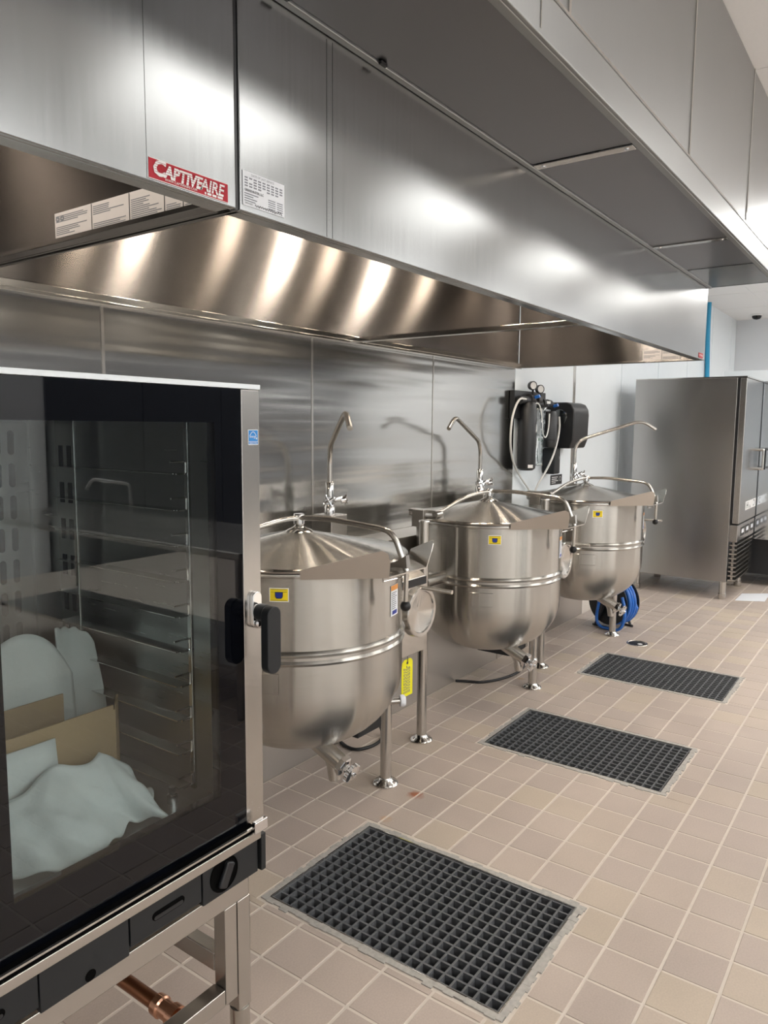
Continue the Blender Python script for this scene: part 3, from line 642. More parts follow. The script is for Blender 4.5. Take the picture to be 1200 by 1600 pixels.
        sc_.build('flange_bolts', M['chrome'], lg)
    MB().cyl((x-KR+0.01, KY+0.05, 0.79), (x-0.557, KY+0.05, 0.79), 0.03, 20).build('trunnion', M['steel'], t)
    MB().lathe([(0.0, 0.006), (0.026, 0.006), (0.028, 0.0), (0.0, 0.0)], 20, (x-0.557, KY+0.05, 1.085)).build('leg_cap', M['steel'], t)
    return t
k0 = make_kettle(KX[0], 'brushed steel kettle beside the oven, nearest of the three')
for x, lab in ((KX[1], 'brushed steel kettle in the middle of the row of three'), (KX[2], 'brushed steel kettle beside the tall steel cabinet, farthest of the three')):
    c = copy_tree(k0); c.location.x = x; c['label'] = lab
sgt = MB().lathe([(0.0, 0.0), (0.022, 0.0), (0.024, 0.012), (0.02, 0.02), (0.0, 0.022)], 20, (KX[0]+0.29, KY-0.262, 0.466), (0.75, -0.66, 0)).build('sight_cap', M['paper'], k0)
MB().cyl((KX[0]+0.22, KY-0.20, 0.466), (KX[0]+0.29, KY-0.262, 0.466), 0.012, 14).build('cap_stem', M['steel'], k0)
# faucets on posts above the low wall
def faucet(x, az, label, y=2.28, zb=0.95, h=0.06):
    t = thing('kettle_faucet', label, 'faucet', (x, y, zb), 'fill faucets behind the kettles')
    box(x-h, x+h, y-h, y+h, zb+0.001, 1.115).build('post', M['steel'], t, bevel=0.004)
    MB().lathe([(0.0, 1.115), (0.026, 1.115), (0.026, 1.15), (0.022, 1.155), (0.022, 1.165), (0.027, 1.17), (0.027, 1.19), (0.021, 1.195), (0.021, 1.265), (0.017, 1.27), (0.0, 1.27)], 24, (x, y, 0)).build('valve_body', M['polish'], t)
    d = Vector((math.cos(az), math.sin(az), 0)); p = Vector((x, y, 0))
    path = [p+Vector((0, 0, 1.26)), p+Vector((0, 0, 1.435)), p+d*0.47+Vector((0, 0, 1.595)), p+d*0.575+Vector((0, 0, 1.525))]
    a = fillet(path, 0.085, 8)
    MB().tube(a, 0.0125, 14).build('spout', M['steel'], t)
    for s in (-1, 1):
        e = Vector((0.8*s, -0.6, 0)).normalized(); q = p+Vector((0, 0, 1.18))
        h = MB().tube([q+e*0.015, q+e*0.06+Vector((0, 0, 0.01))], [0.010, 0.013], 12); h.cyl(q+e*0.055, q+e*0.078+Vector((0, 0, 0.004)), 0.016, 12)
        hd = h.build('handle_stem', M['chrome'], t)
        wn2 = MB(); c = q+e*0.08+Vector((0, 0, 0.006))
        for k in range(4):
            g = Vector((-e.y, e.x, 0))*math.cos(k*PI/2+0.5)+Vector((0, 0, 1))*math.sin(k*PI/2+0.5)
            wn2.tube([c, c+g*0.026], [0.006, 0.0045], 8); wn2.ball(c+g*0.028, 0.006, 8)
        wn2.build('cross_handle', M['chrome'], hd)
    return t
faucet(KX[0]+0.69, math.radians(228), 'steel gooseneck faucet behind the kettle nearest the oven')
faucet(KX[1]+0.69, math.radians(190), 'steel gooseneck faucet behind the middle kettle, spout turned left')
faucet(5.46, math.radians(292), 'steel gooseneck faucet by the farthest kettle, spout turned right', 2.14, 0.979, 0.045)
# yellow tag under the first console
tg = thing('hang_tag', 'yellow hang tag below the console beside the nearest kettle', 'tag', (2.70, 1.80, 0.515))
MB().prism([(2.648, 1.80, 0.33), (2.735, 1.80, 0.33), (2.735, 1.80, 0.485), (2.718, 1.80, 0.50), (2.667, 1.80, 0.50), (2.648, 1.80, 0.485)], (0, 0.0015, 0)).build('card', M['yellowtag'], tg, smooth=0)
pb = MB(); r_ = random.Random(9)
for k in range(5):
    z = 0.345
    while z < 0.46:
        h = r_.uniform(0.006, 0.014); pb.box(2.664+k*0.011, 2.668+k*0.011, 1.7985, 1.7998, z, z+h); z += h+0.004
pb.build('print_lines', M['greyink'], tg, smooth=0)
MB().lathe([(0.0, 0.0005), (0.007, 0.0005), (0.007, 0)], 14, (2.692, 1.7995, 0.483), (0, -1, 0)).build('eyelet', M['ink'], tg)
MB().tube(fillet([(2.692, 1.7985, 0.483), (2.696, 1.80, 0.51), (2.70, 1.83, 0.53)], 0.01), 0.002, 6).build('tie', M['ink'], tg)
# cords on the floor
def cord(pts, label, r=0.008):
    o = MB().tube(smooth_path(pts, 3), r, 10).build('power_cord', M['rubber']); tag(o, label, 'cord'); return o
cord([(2.70, 2.19, 0.009), (2.668, 2.12, 0.009), (2.68, 2.06, 0.009), (2.78, 2.03, 0.009), (2.88, 2.06, 0.009), (2.90, 2.10, 0.05), (2.86, 2.17, 0.3), (2.84, 2.185, 0.5)], 'black cord on the tiles under the nearest kettle')
cord([(3.80, 2.19, 0.009), (3.84, 2.12, 0.009), (3.87, 2.04, 0.009), (4.02, 1.97, 0.009), (4.20, 1.95, 0.009), (4.34, 1.97, 0.03), (4.36, 2.10, 0.2), (4.36, 2.185, 0.4)], 'black cord on the tiles under the middle kettle')
# ================================================================ FLOOR DRAINS
def floor_drain(r, label):
    x0, x1, y0, y1 = r; cx, cy = (x0+x1)/2, (y0+y1)/2
    t = thing('floor_drain', label, 'drain', (cx, cy, 0), 'grated floor drains in the tiles')
    fr = MB(); rr = random.Random(int(x0*100)); wd = 0.020
    def edge(ax, lo, hi, inner, outer):
        n = 26
        for k in range(n):
            a = lo+(hi-lo)*k/n; b = lo+(hi-lo)*(k+1)/n; e = outer+(outer-inner)*rr.uniform(-0.30, 0.25)
            s_, e_ = min(inner, e), max(inner, e); z = rr.uniform(0.0008, 0.0022)
            fr.box(a, b, s_, e_, -0.03, z) if ax == 'x' else fr.box(s_, e_, a, b, -0.03, z)
    edge('x', x0, x1, y0+wd, y0-0.004); edge('x', x0, x1, y1-wd, y1+0.004)
    edge('y', y0+wd, y1-wd, x0+wd, x0-0.004); edge('y', y0+wd, y1-wd, x1-wd, x1+0.004)
    fr.build('grout_edge', M['edge'], t, smooth=0)['kind'] = 'stuff'
    g = MB(); a0, a1, b0, b1 = x0+wd+0.002, x1-wd-0.002, y0+wd+0.002, y1-wd-0.002; h = 0.0042
    for p in ((a0-0.004, a0, b0-0.004, b1+0.004), (a1, a1+0.004, b0-0.004, b1+0.004), (a0, a1, b0-0.004, b0), (a0, a1, b1, b1+0.004)): g.box(*p, -0.03, 0.002)
    g.build('rim_angle', M['polish'], t, smooth=0)
    g = MB(); nx, ny = 14, 22
    for i in range(nx+1):
        x = a0+0.0045+(a1-a0-0.009)*i/nx; g.prism([(x-h, b0, -0.0285), (x+h, b0, -0.0285), (x+h*0.8, b0, -0.002), (x-h*0.8, b0, -0.002)], (0, b1-b0, 0))
    for j in range(ny+1):
        y = b0+0.0045+(b1-b0-0.009)*j/ny; g.prism([(a0, y-h, -0.028), (a0, y+h, -0.028), (a0, y+h*0.8, -0.0022), (a0, y-h*0.8, -0.0022)], (a1-a0, 0, 0))
    g.build('grate', M['grate'], t, smooth=0)
    tr = MB(); e = 0.0
    for p in ((x0, x0+0.004, y0, y1), (x1-0.004, x1, y0, y1), (x0+.004, x1-.004, y0, y0+0.004), (x0+.004, x1-.004, y1-0.004, y1)): tr.box(*p, -0.2, -0.031)
    tr.box(x0, x1, y0, y1, -0.204, -0.2); tr.build('trough', M['pit'], t, smooth=0)
for r, lab in zip(DRAINS, ('dark grated floor drain nearest the oven, largest in view', 'dark grated floor drain in front of the middle kettle', 'dark grated floor drain nearest the tall steel cabinet')): floor_drain(r, lab)
# ================================================================ OVEN
OX0, OX1, OY0, OY1, OZ0, OZ1 = 0.28, 1.14, 1.15, 2.06, 0.534, 1.615
CX0, CX1, CY1, CZ0, CZ1 = 0.40, 1.065, 1.93, 0.715, 1.565
ov = thing('convection_oven', 'large black and steel oven with a glass door, at the left', 'oven', ((OX0+OX1)/2, (OY0+OY1)/2, OZ0))
b = MB()
b.box(OX0, CX0-0.006, OY0+0.03, OY1, OZ0+0.085, OZ1-0.008); b.box(CX1+0.006, OX1-0.004, OY0+0.03, OY1, OZ0+0.085, OZ1-0.008)
b.box(CX0-0.006, CX1+0.006, CY1+0.006, OY1, OZ0+0.085, OZ1-0.008); b.box(CX0-0.006, CX1+0.006, OY0+0.03, CY1+0.006, CZ1+0.006, OZ1-0.008); b.box(CX0-0.006, CX1+0.006, OY0+0.03, CY1+0.006, OZ0+0.085, CZ0-0.006)
b.build('body', M['oven_steel'], ov, smooth=0)
box(OX0-0.002, OX1+0.002, OY0-0.004, OY1, OZ1-0.008, OZ1+0.002).build('top_edge', M['white_wall'], ov, bevel=0.001)
c = MB()
c.box(CX0-0.006, CX0, OY0+0.032, CY1, CZ0, CZ1); c.box(CX1, CX1+0.006, OY0+0.032, CY1, CZ0, CZ1); c.box(CX0-0.006, CX1+0.006, CY1, CY1+0.006, CZ0-0.006, CZ1+0.006)
c.box(CX0-0.006, CX1+0.006, OY0+0.032, CY1, CZ1, CZ1+0.006); c.box(CX0-0.006, CX1+0.006, OY0+0.032, CY1, CZ0-0.006, CZ0)
cav = c.build('cavity', M['cavity'], ov, smooth=0)
# fan baffle on the cavity's back wall, two columns of slots
bf = box(0.75, 1.035, CY1-0.045, CY1-0.04, CZ0+0.05, CZ1-0.03).build('fan_baffle', M['cavity'], ov, bevel=0.003)
for i in range(9):
    for x in (0.955, 0.99):
        z = 0.82+i*0.083
        s = MB().lathe([(0.0, 0.0), (0.0085, 0.0)], 10, (0, 0, 0), (0, -1, 0)); bmesh.ops.delete(s.bm, geom=s.bm.verts[:], context='VERTS')
        pts = [(x+0.009*math.cos(a), CY1-0.0455, z+(0.022 if math.sin(a) >= 0 else -0.022)+0.009*math.sin(a)) for a in [2*PI*k/12+0.001 for k in range(12)]]
        s.bm.faces.new([s.bm.verts.new(p) for p in pts]); s.build('slot', M['black'], bf, smooth=0)
for z in (0.85, 1.35): MB().lathe([(0, 0.012), (0.008, 0.01), (0.01, 0)], 10, (0.90, CY1-0.045, z), (0, -1, 0)).build('knob', M['chrome'], bf)
# tray rack on the right: two uprights, rails with turned-up ends
rk = MB().box(1.026, 1.034, 1.245, 1.258, CZ0+0.02, CZ1-0.02).build('rack_post', M['polish'], ov, bevel=0.002)
p2 = MB().box(1.024, 1.030, 1.66, 1.74, CZ0+0.02, CZ1-0.02).build('rack_post', M['polish'], ov, bevel=0.002)
for i in range(8):
    for y in (1.68, 1.715): box(1.0228, 1.0242, y-0.008, y+0.008, 0.80+i*0.09, 0.80+i*0.09+0.05).build('slot', M['charcoal'], p2, smooth=0)
for k in range(10):
    z = 1.452-k*0.0760
    r = MB(); a = [(1.024, 1.25, z-0.02), (1.024, 1.25, z), (0.995, 1.25, z)]
    r.tube(fillet([(1.000, 1.25, z-0.022), (1.024, 1.25, z-0.022), (1.024, 1.25, z+0.004), (0.985, 1.25, z+0.004)], 0.004, 3), 0.0022, 6)
    r.box(0.992, 1.024, 1.255, 1.70, z-0.0225, z-0.0205); r.build('rack_rail', M['polish'], ov, smooth=0)
mb = MB().lathe([(0.0, 0), (0.012, 0), (0.012, 0.018), (0.007, 0.02), (0.007, 0.035), (0.0, 0.036)], 12, (0.985, 1.27, CZ0)); mb.build('rack_foot', M['chrome'], ov)
# door
WX0, WX1, WZ0, WZ1 = 0.572, 1.017, 0.752, 1.537
dr = box(WX0-0.002, WX1+0.002, OY0-0.001, OY0+0.004, WZ0-0.002, WZ1+0.002).build('door_glass', M['glass'], ov, smooth=0)
f = MB()
for p in ((OX0, WX0, 0.655, OZ1-0.009), (WX1, 1.088, 0.655, OZ1-0.009), (WX0, WX1, 0.655, WZ0), (WX0, WX1, WZ1, OZ1-0.009)): f.box(p[0], p[1], OY0-0.0012, OY0+0.024, p[2], p[3])
f.build('black_glass_border', M['frit'], ov, smooth=0)
box(1.0885, OX1, OY0-0.002, OY0+0.028, 0.655, OZ1-0.009).build('door_stile', M['oven_steel'], ov, bevel=0.002)
# gasket inside the window
g = MB()
for p in ((WX0-0.05, WX0-0.035, WZ0-0.03, WZ1+0.03), (WX1+0.035, WX1+0.047, WZ0-0.03, WZ1+0.025)): g.box(p[0], p[1], OY0+0.026, OY0+0.032, p[2], p[3])
g.build('door_gasket', M['rubber'], ov, smooth=0)
# handle
pl_ = MB(); pts = [(1.119+0.0135*math.cos(a), OY0-0.012, 1.136+(0.027 if math.sin(a) > 0 else -0.027)+0.0135*math.sin(a)) for a in [2*PI*k/24+0.01 for k in range(24)]]
pl_.prism(pts, (0, 0.0105, 0)); lp = pl_.build('latch_plate', M['chrome'], ov, bevel=0.002)
MB().lathe([(0.0, 0), (0.013, 0), (0.0125, 0.02), (0.012, 0.045), (0, 0.046)], 20, (1.119, OY0-0.011, 1.136), (-0.1, -1, 0)).build('handle_stem', M['chrome'], lp)
MB().ball((1.119, OY0-0.013, 1.108), 0.012, 14).build('latch_button', M['chrome'], lp)
hd = MB(); pts = []
for k in range(28):
    a = 2*PI*k/28+0.01; pts.append((1.113+0.0205*math.cos(a), 1.082, 1.080+(0.053 if math.sin(a) > 0 else -0.053)+0.0205*math.sin(a)))
hd.prism(pts, (0, 0.022, 0)); hd.lathe([(0.0, 0.0), (0.0185, 0.0), (0.0195, 0.028), (0.0, 0.028)], 24, (1.116, 1.104+0.028, 1.134), (0, -1, 0))
hd.build('handle', M['charcoal'], ov, bevel=0.003)
# blue efficiency sticker
es = box(1.106, 1.135, OY0-0.003, OY0-0.0022, 1.491, 1.523).build('efficiency_sticker', M['white'], ov, smooth=0); es['label'] = 'small blue and white square sticker'
box(1.1075, 1.1335, OY0-0.0036, OY0-0.003, 1.4985, 1.5215).build('sticker_field', M['bluelabel'], es, smooth=0)
box(1.1075, 1.1335, OY0-0.0036, OY0-0.003, 1.4925, 1.4975).build('sticker_field', M['bluelabel'], es, smooth=0)
sw = MB(); sw.tube([(1.110+0.019*t, OY0-0.0038, 1.510+0.0085*math.sin(PI*t)) for t in [k/12 for k in range(13)]], 0.0007, 5)
sw.build('sticker_mark', M['white'], es)
text('energy', 0.0085, M['white'], es, (1.1085, OY0-0.004, 1.506), xd, zd, shear=0.25, sx=0.8)
text('ENERGY STAR', 0.0034, M['white'], es, (1.1085, OY0-0.004, 1.4937), xd, zd, bold=0.0001)
text('\u2605', 0.008, M['white'], es, (1.127, OY0-0.004, 1.5015), xd, zd) if False else None
stp = MB(); pts = []
for k in range(10):
    a = PI/2+k*PI/5; r = 0.0033 if k % 2 == 0 else 0.0014; pts.append((1.1295+r*math.cos(a), OY0-0.0039, 1.5045+r*math.sin(a)))
stp.bm.faces.new([stp.bm.verts.new(p) for p in pts]); stp.build('sticker_star', M['white'], es, smooth=0)
# trim bar, drip channel, drawer row
t_ = MB().box(OX0, 1.112, OY0-0.022, OY0+0.02, 0.622, 0.643); t_.build('trim_bar', M['oven_steel'], ov, bevel=0.002)
box(OX0, 1.10, OY0-0.016, OY0+0.02, 0.644, 0.654).build('drip_channel', M['void'], ov, smooth=0)
box(OX0, 1.112, OY0-0.022, OY0-0.0165, 0.652, 0.656).build('channel_edge', M['polish'], ov, smooth=0)
ct = MB().box(1.083, 1.122, OY0-0.034, OY0-0.022, 0.645, 0.672).build('corner_tab', M['chrome'], ov, bevel=0.003)
text('PROF', 0.008, M['greyink'], ct, (1.089, OY0-0.0345, 0.654), xd, zd) if False else None
dp = MB(); dz0, dz1 = OZ0, 0.621
def slot_prism(b, cx, cz, w, h, y0, y1, n=10):
    pts = []
    for k in range(2*n):
        a = -PI/2+PI*k/(n-1) if k < n else PI/2+PI*(k-n)/(n-1)
        pts.append((cx+((w/2-h/2) if k < n else -(w/2-h/2))+h/2*math.cos(a), y0, cz+h/2*math.sin(a)))
    b.prism(pts, (0, y1-y0, 0))
box(OX0, OX1-0.02, OY0+0.012, OY0+0.03, dz0, dz1).build('drawer_surround', M['charcoal'], ov, smooth=0)
for a, b_, lab in ((0.42, 0.6035, 'slot'), (0.606, 0.7815, None), (0.785, 0.956, 'slot'), (0.960, OX1-0.022, 'knob')):
    d = box(a, b_, OY0-0.004, OY0+0.011, dz0+(0.014 if lab == 'slot' else 0), dz1-0.001).build('drawer' if lab == 'slot' else 'panel', M['charcoal'], ov, bevel=0.0015)
    if lab == 'slot':
        s = MB(); slot_prism(s, a+0.088, 0.580, 0.078, 0.018, OY0-0.0052, OY0-0.004); s.build('pull_slot', M['void'], d, smooth=0)
        s = MB(); slot_prism(s, a+0.088, 0.5765, 0.070, 0.008, OY0-0.0058, OY0-0.0052); s.build('pull_lip', M['black'], d, smooth=0)
    elif lab == 'knob':
        s = MB().lathe([(0.0, 0.0), (0.036, 0.0), (0.037, 0.0012), (0.039, 0.0012), (0.039, -0.001)], 36, (1.018, OY0-0.0042, 0.579), (0, -1, 0)); s.build('dial_recess', M['void'], d)
        kk = MB().box(1.006, 1.030, OY0-0.017, OY0-0.0055, 0.551, 0.607, Matrix.Rotation(math.radians(28), 3, 'Y')); kk.build('dial', M['black'], d, bevel=0.005)
    else:
        s = MB().lathe([(0.0, 0.0), (0.011, 0.0)], 18, (0.7, OY0-0.0045, 0.546), (0, -1, 0)); s.build('sensor_hole', M['void'], d)
box(OX1-0.018, OX1-0.004, OY0-0.012, OY0+0.03, 0.535, 0.622).build('side_guard', M['charcoal'], ov, bevel=0.002)
# stand
sd = thing('oven_stand', 'square tube steel stand carrying the oven', 'stand', ((OX0+OX1)/2, 1.6, 0.0))
tb = MB()
SZ = 0.515
for y in (1.175, 1.99): tb.box(OX0, 1.118, y, y+0.04, SZ-0.048, SZ); 
for x in (OX0, 1.075): tb.box(x, x+0.04, 1.216, 1.989, SZ-0.046, SZ-0.002)
tb.build('top_frame', M['oven_steel'], sd, bevel=0.003)
for y in (1.175, 1.99):
    lb = MB(); lb.box(OX0+0.1, 1.045, y+0.002, y+0.04, 0.235, 0.275); lb.build('lower_bar', M['oven_steel'], sd, bevel=0.003)
    for x in (OX0+0.06, 1.046): box(x, x+0.036, y+0.002, y+0.04, 0.235, SZ-0.049).build('upright', M['oven_steel'], sd, bevel=0.003)
box(1.047, 1.081, 1.217, 1.99, 0.30, 0.345).build('side_rail', M['oven_steel'], sd, bevel=0.003)
for x in (OX0+0.015, 1.0835):
    for y in (1.176, 1.99):
        l = box(x, x+0.038, y, y+0.038, 0.195, SZ-0.049).build('leg', M['oven_steel'], sd, bevel=0.003)
        MB().lathe([(0.0, 0.0), (0.024, 0.0), (0.026, 0.01), (0.012, 0.018), (0.012, 0.085), (0.021, 0.09), (0.023, 0.10), (0.023, 0.195), (0.0, 0.195)], 24, (x+0.019, y+0.019, 0)).build('levelling_foot', M['steel'], l)
# copper drain pipe below
cu = thing('copper_pipe', 'brown copper drain pipe running under the oven stand', 'pipe', (0.98, 1.6, 0.16))
MB().tube([(0.985, 2.15, 0.2), (0.985, 1.33, 0.2)], 0.017, 18).build('pipe', M['copper'], cu)
MB().lathe([(0.017, 0), (0.024, 0.0), (0.025, 0.02), (0.021, 0.024), (0.021, 0.05), (0.026, 0.054), (0.026, 0.075), (0.0, 0.075)], 20, (0.985, 1.345, 0.2), (0, -1, 0)).build('fitting', M['copperb'], cu)
MB().tube(fillet([(0.985, 1.28, 0.2), (0.985, 1.245, 0.2), (0.985, 1.24, 0.12), (0.985, 1.24, 0.0)], 0.03, 6), 0.018, 16).build('elbow', M['copper'], cu)
MB().tube([(0.985, 2.15, 0.2), (0.985, 2.17, 0.2), (0.985, 2.18, 0.0)], 0.017, 16).build('riser', M['copper'], cu)
# cardboard box and foam sheets inside the oven
bx = thing('cardboard_box', 'open brown cardboard box inside the oven', 'box', (0.72, 1.46, CZ0))
z0 = CZ0+0.001
box(0.46, 0.932, 1.395, 1.399, z0, 0.922).build('front_side', M['card'], bx, smooth=0)
box(0.46, 0.89, 1.520, 1.524, z0, 0.932).build('back_side', M['card'], bx, smooth=0)
box(0.456, 0.46, 1.395, 1.524, z0, 0.925).build('left_side', M['card'], bx, smooth=0)
MB().prism([(0.932, 1.395, z0), (0.936, 1.395, z0), (0.995, 1.470, z0), (0.991, 1.474, z0)], (0, 0, 0.195)).build('flap', M['card'], bx, smooth=0)
box(0.46, 0.93, 1.399, 1.52, z0, z0+0.004).build('bottom', M['card'], bx, smooth=0)
def foam(label, fn, nu=22, nv=22, th=0.004):
    o = MB().grid(fn, nu, nv).build('foam_sheet', M['foam'], None, smooth=180, solid=th); tag(o, label, 'packing foam', 'white foam sheets packed in the oven'); return o
def f1(u, v):
    x = 0.70+0.235*u; top = 0.86+0.22*math.sin(PI*min(1, 0.14+u*0.72))**0.9
    return (x, 1.535+0.012*math.sin(u*7)+0.015*v*v, z0+(top-z0)*v)
foam('white foam sheet with a peaked top, standing behind the box at left', f1)
def f2(u, v):
    x = 0.912+(0.098+0.010*math.sin(v*4))*u; top = 1.065-0.015*u-0.03*u**6+0.003*math.sin(u*23)
    return (x, 1.562+0.015*math.sin(u*PI)+0.02*v*v-0.012*u**3, z0+(top-z0)*v)
foam('white foam sheet with a square top, standing behind the box at right', f2)
def f3(u, v):
    return (0.56+0.228*u, 1.386-0.022*(1-v)+0.002*math.sin(u*5), z0+0.006+(0.893-z0)*v)
foam('flat white foam square leaning on the front of the box', f3, 6, 6)
def f4(u, v):
    x = 0.575+0.34*u+0.05*math.sin(u*3)*u*(1-v)**2
    y = 1.372-0.03*u - (0.135-0.03*math.sin(u*9+1))*(1-v)**1.0 + 0.008*math.sin(u*17+v*5) - (0.02 if u > 0.85 else 0)*v
    top = 0.80+0.055*u**0.7+0.010*math.sin(u*14)-0.06*max(0, u-0.86)/0.14
    z = z0+0.006+(top-z0)*v**1.25 + 0.016*math.sin(u*11+v*6)**2*(1-v)*v*4*0.5 + 0.012*(math.sin(u*19)**2)*(1-v) + 0.005*abs(math.sin(u*23+v*7))*(0.3+v*(1-v)*3) - 0.004*abs(math.sin(u*13-v*11))*v
    return (x, y, z)
foam('crumpled white foam sheet lying at the front of the oven', f4, 40, 24)
def f5(u, v):
    a = u*PI*0.9; r = 0.032+0.01*math.sin(v*3)
    return (0.865+0.085*v*math.sin(a*0.5+0.5), 1.262+0.075*u-0.02*v, z0+0.006+0.05*v*math.sin(a)*(1-v*0.4)+0.012*math.sin(u*9)*v*0.3+0.004)
foam('small curled white foam flap at the right end of the crumpled sheet', f5, 20, 14)
# ================================================================ WATER FILTER ON THE WHITE WALL
wf_ = thing('water_filter', 'black water filter unit with two cartridges and gauges on the white wall', 'filter', (5.2, YB-0.006, 1.5))
box(4.88, 5.42, YB-0.092, YB-0.053, 1.60, 1.80).build('bracket', M['black'], wf_, bevel=0.004)
MB().lathe([(0.0, 1.225), (0.045, 1.225), (0.064, 1.24), (0.066, 1.26), (0.066, 1.66), (0.060, 1.68), (0.060, 1.70), (0.045, 1.72), (0.0, 1.72)], 32, (5.035, 2.295, 0)).build('cartridge', M['black'], wf_)
lb = MB().lathe([(0.0665, 1.245), (0.0665, 1.268)], 6, (5.035, 2.295, 0), (0, 0, 1), math.radians(215), math.radians(250)); lb.build('cartridge_label', M['white'], wf_, smooth=0)
lb = MB().lathe([(0.0665, 1.50), (0.0665, 1.56)], 6, (5.035, 2.295, 0), (0, 0, 1), math.radians(275), math.radians(300)); lb.build('cartridge_label', M['white'], wf_, smooth=0)
MB().lathe([(0.0, 1.385), (0.05, 1.385), (0.058, 1.40), (0.058, 1.44), (0.064, 1.445), (0.064, 1.63), (0.05, 1.66), (0.0, 1.66)], 32, (5.42, 2.295, 0)).build('cartridge', M['black'], wf_)
mf = MB().tube([(4.90, 2.30, 1.73), (5.12, 2.30, 1.735), (5.12, 2.30, 1.715), (5.48, 2.30, 1.70)], 0.028, 14).build('manifold', M['black'], wf_)
for x, z in ((5.08, 1.742), (5.20, 1.738), (5.30, 1.72), (5.40, 1.715)): MB().lathe([(0, -0.03), (0.034, -0.03), (0.034, 0.03), (0, 0.03)], 18, (x, 2.30, z), (1, 0, -0.05)).build('coupling', M['rubber'], mf)
for x, z in ((5.10, 1.755), (5.44, 1.70)): MB().tube([(x, 2.27, z), (x, 2.235, z+0.01)], 0.012, 10).build('valve_tab', M['bluehose'], mf)
MB().box(5.30, 5.36, 2.262, 2.268, 1.715, 1.735).build('manifold_label', M['white'], mf, smooth=0)
for x, z in ((5.11, 1.84), (5.24, 1.82)):
    MB().tube([(x+0.02, 2.30, 1.74), (x+0.01, 2.30, z-0.02)], 0.009, 8).build('gauge_stem', M['black'], wf_)
    g = MB().lathe([(0.0, 0.0), (0.030, 0.0), (0.032, 0.008), (0.032, 0.032), (0.026, 0.034), (0.026, 0.030)], 24, (x, 2.31, z), (-0.55, -0.83, 0)).build('pressure_gauge', M['black'], wf_)
    MB().lathe([(0.0, 0.0312), (0.026, 0.0312)], 24, (x, 2.31, z), (-0.55, -0.83, 0)).build('gauge_face', M['white'], g)
# clear plastic bag of parts hanging between the cartridges
def bagf(u, v):
    w = 0.5+0.5*abs(v-0.48)**0.8*1.4
    return (5.20+(u-0.5)*0.17*min(1, w)-0.05*(1-v), 2.285-0.03*math.sin(u*PI)+0.016*math.sin(u*17+v*9)-0.01, 1.255+0.43*v)
bg = MB().grid(bagf, 14, 18).build('plastic_bag', M['plastic'], None, smooth=180, solid=0.001); tag(bg, 'clear plastic bag hanging between the black filter cartridges', 'bag')
bt = MB().box(5.115, 5.195, 2.268, 2.270, 1.43, 1.475).build('paper_tag', M['paper'], bg, smooth=0)
MB().box(5.155, 5.19, 2.2665, 2.2675, 1.435, 1.46).build('green_mark', plain('green_print', (0.02, 0.22, 0.08), 0.5), bg, smooth=0)
def hose(pts, name, label, r, mat, cat):
    o = MB().tube(smooth_path(pts, 3), r, 10).build(name, mat); tag(o, label, cat); return o
hose([(4.90, 2.25, 1.735), (4.78, 2.245, 1.74), (4.69, 2.25, 1.62), (4.68, 2.255, 1.48), (4.72, 2.27, 1.38), (4.86, 2.31, 1.27), (5.06, 2.345, 1.16), (5.22, 2.345, 1.06), (5.26, 2.33, 0.97)], 'water_tube', 'white water tube looping left of the black filter cartridge', 0.0075, M['tube'], 'tube')
hose([(5.47, 2.235, 1.62), (5.49, 2.235, 1.54), (5.46, 2.24, 1.42), (5.40, 2.25, 1.30), (5.30, 2.27, 1.18), (5.24, 2.30, 1.10), (5.22, 2.33, 0.96)], 'water_tube', 'white water tube curving down right of the clear bag', 0.0075, M['tube'], 'tube')
hose([(5.06, 2.27, 1.70), (5.13, 2.25, 1.72), (5.17, 2.245, 1.62), (5.18, 2.245, 1.50), (5.24, 2.24, 1.45), (5.30, 2.245, 1.52), (5.32, 2.25, 1.64)], 'water_tube', 'thin pale water tube looped between the two cartridges', 0.005, M['tube'], 'tube')
for o in list(COL.objects):
    if o.name.startswith(('water_filter', 'water_tube', 'plastic_bag')): o.location += Vector((0.0, 0.045, 0))
# paper towel and soap dispensers, black sign
pt_ = thing('towel_dispenser', 'large rounded black paper towel dispenser on the white wall', 'dispenser', (5.76, YB-0.01, 1.37))
b = MB(); ys = 2.21
pts = [(5.60, YB-0.01, 1.375), (5.60, YB-0.01, 1.735), (5.60, ys+0.07, 1.735), (5.60, ys+0.03, 1.72), (5.60, ys+0.005, 1.68), (5.60, ys, 1.64), (5.60, ys+0.005, 1.44), (5.60, ys+0.03, 1.375)]
b.prism(pts, (0.32, 0, 0)); b.build('cover', M['black'], pt_, bevel=0.012, seg=3)
MB().lathe([(0.0, 0.002), (0.055, 0.002), (0.06, 0.0)], 24, (5.60, 2.33, 1.62), (-1, 0, 0)).build('window', M['plastic'], pt_)
so = thing('soap_dispenser', 'small black soap dispenser below the paper towel dispenser', 'dispenser', (5.57, YB-0.01, 1.2))
box(5.475, 5.598, 2.31, YB-0.01, 1.175, 1.38).build('cover', M['charcoal'], so, bevel=0.012)
box(5.565, 5.585, 2.308, 2.3095, 1.29, 1.315).build('window', M['greyink'], so, smooth=0)
sg_ = thing('wall_sign', 'small black sign with white lines below the soap dispenser', 'sign', (5.76, YB-0.006, 1.1))
box(5.655, 5.885, YB-0.009, YB-0.0055, 1.075, 1.155).build('plate', M['black'], sg_, smooth=0)
ln = MB()
for k in range(4): ln.box(5.675, 5.675+(0.12, 0.10, 0.13, 0.08)[k], YB-0.0096, YB-0.009, 1.133-k*0.015, 1.138-k*0.015)
ln.build('print_lines', M['white'], sg_, smooth=0)
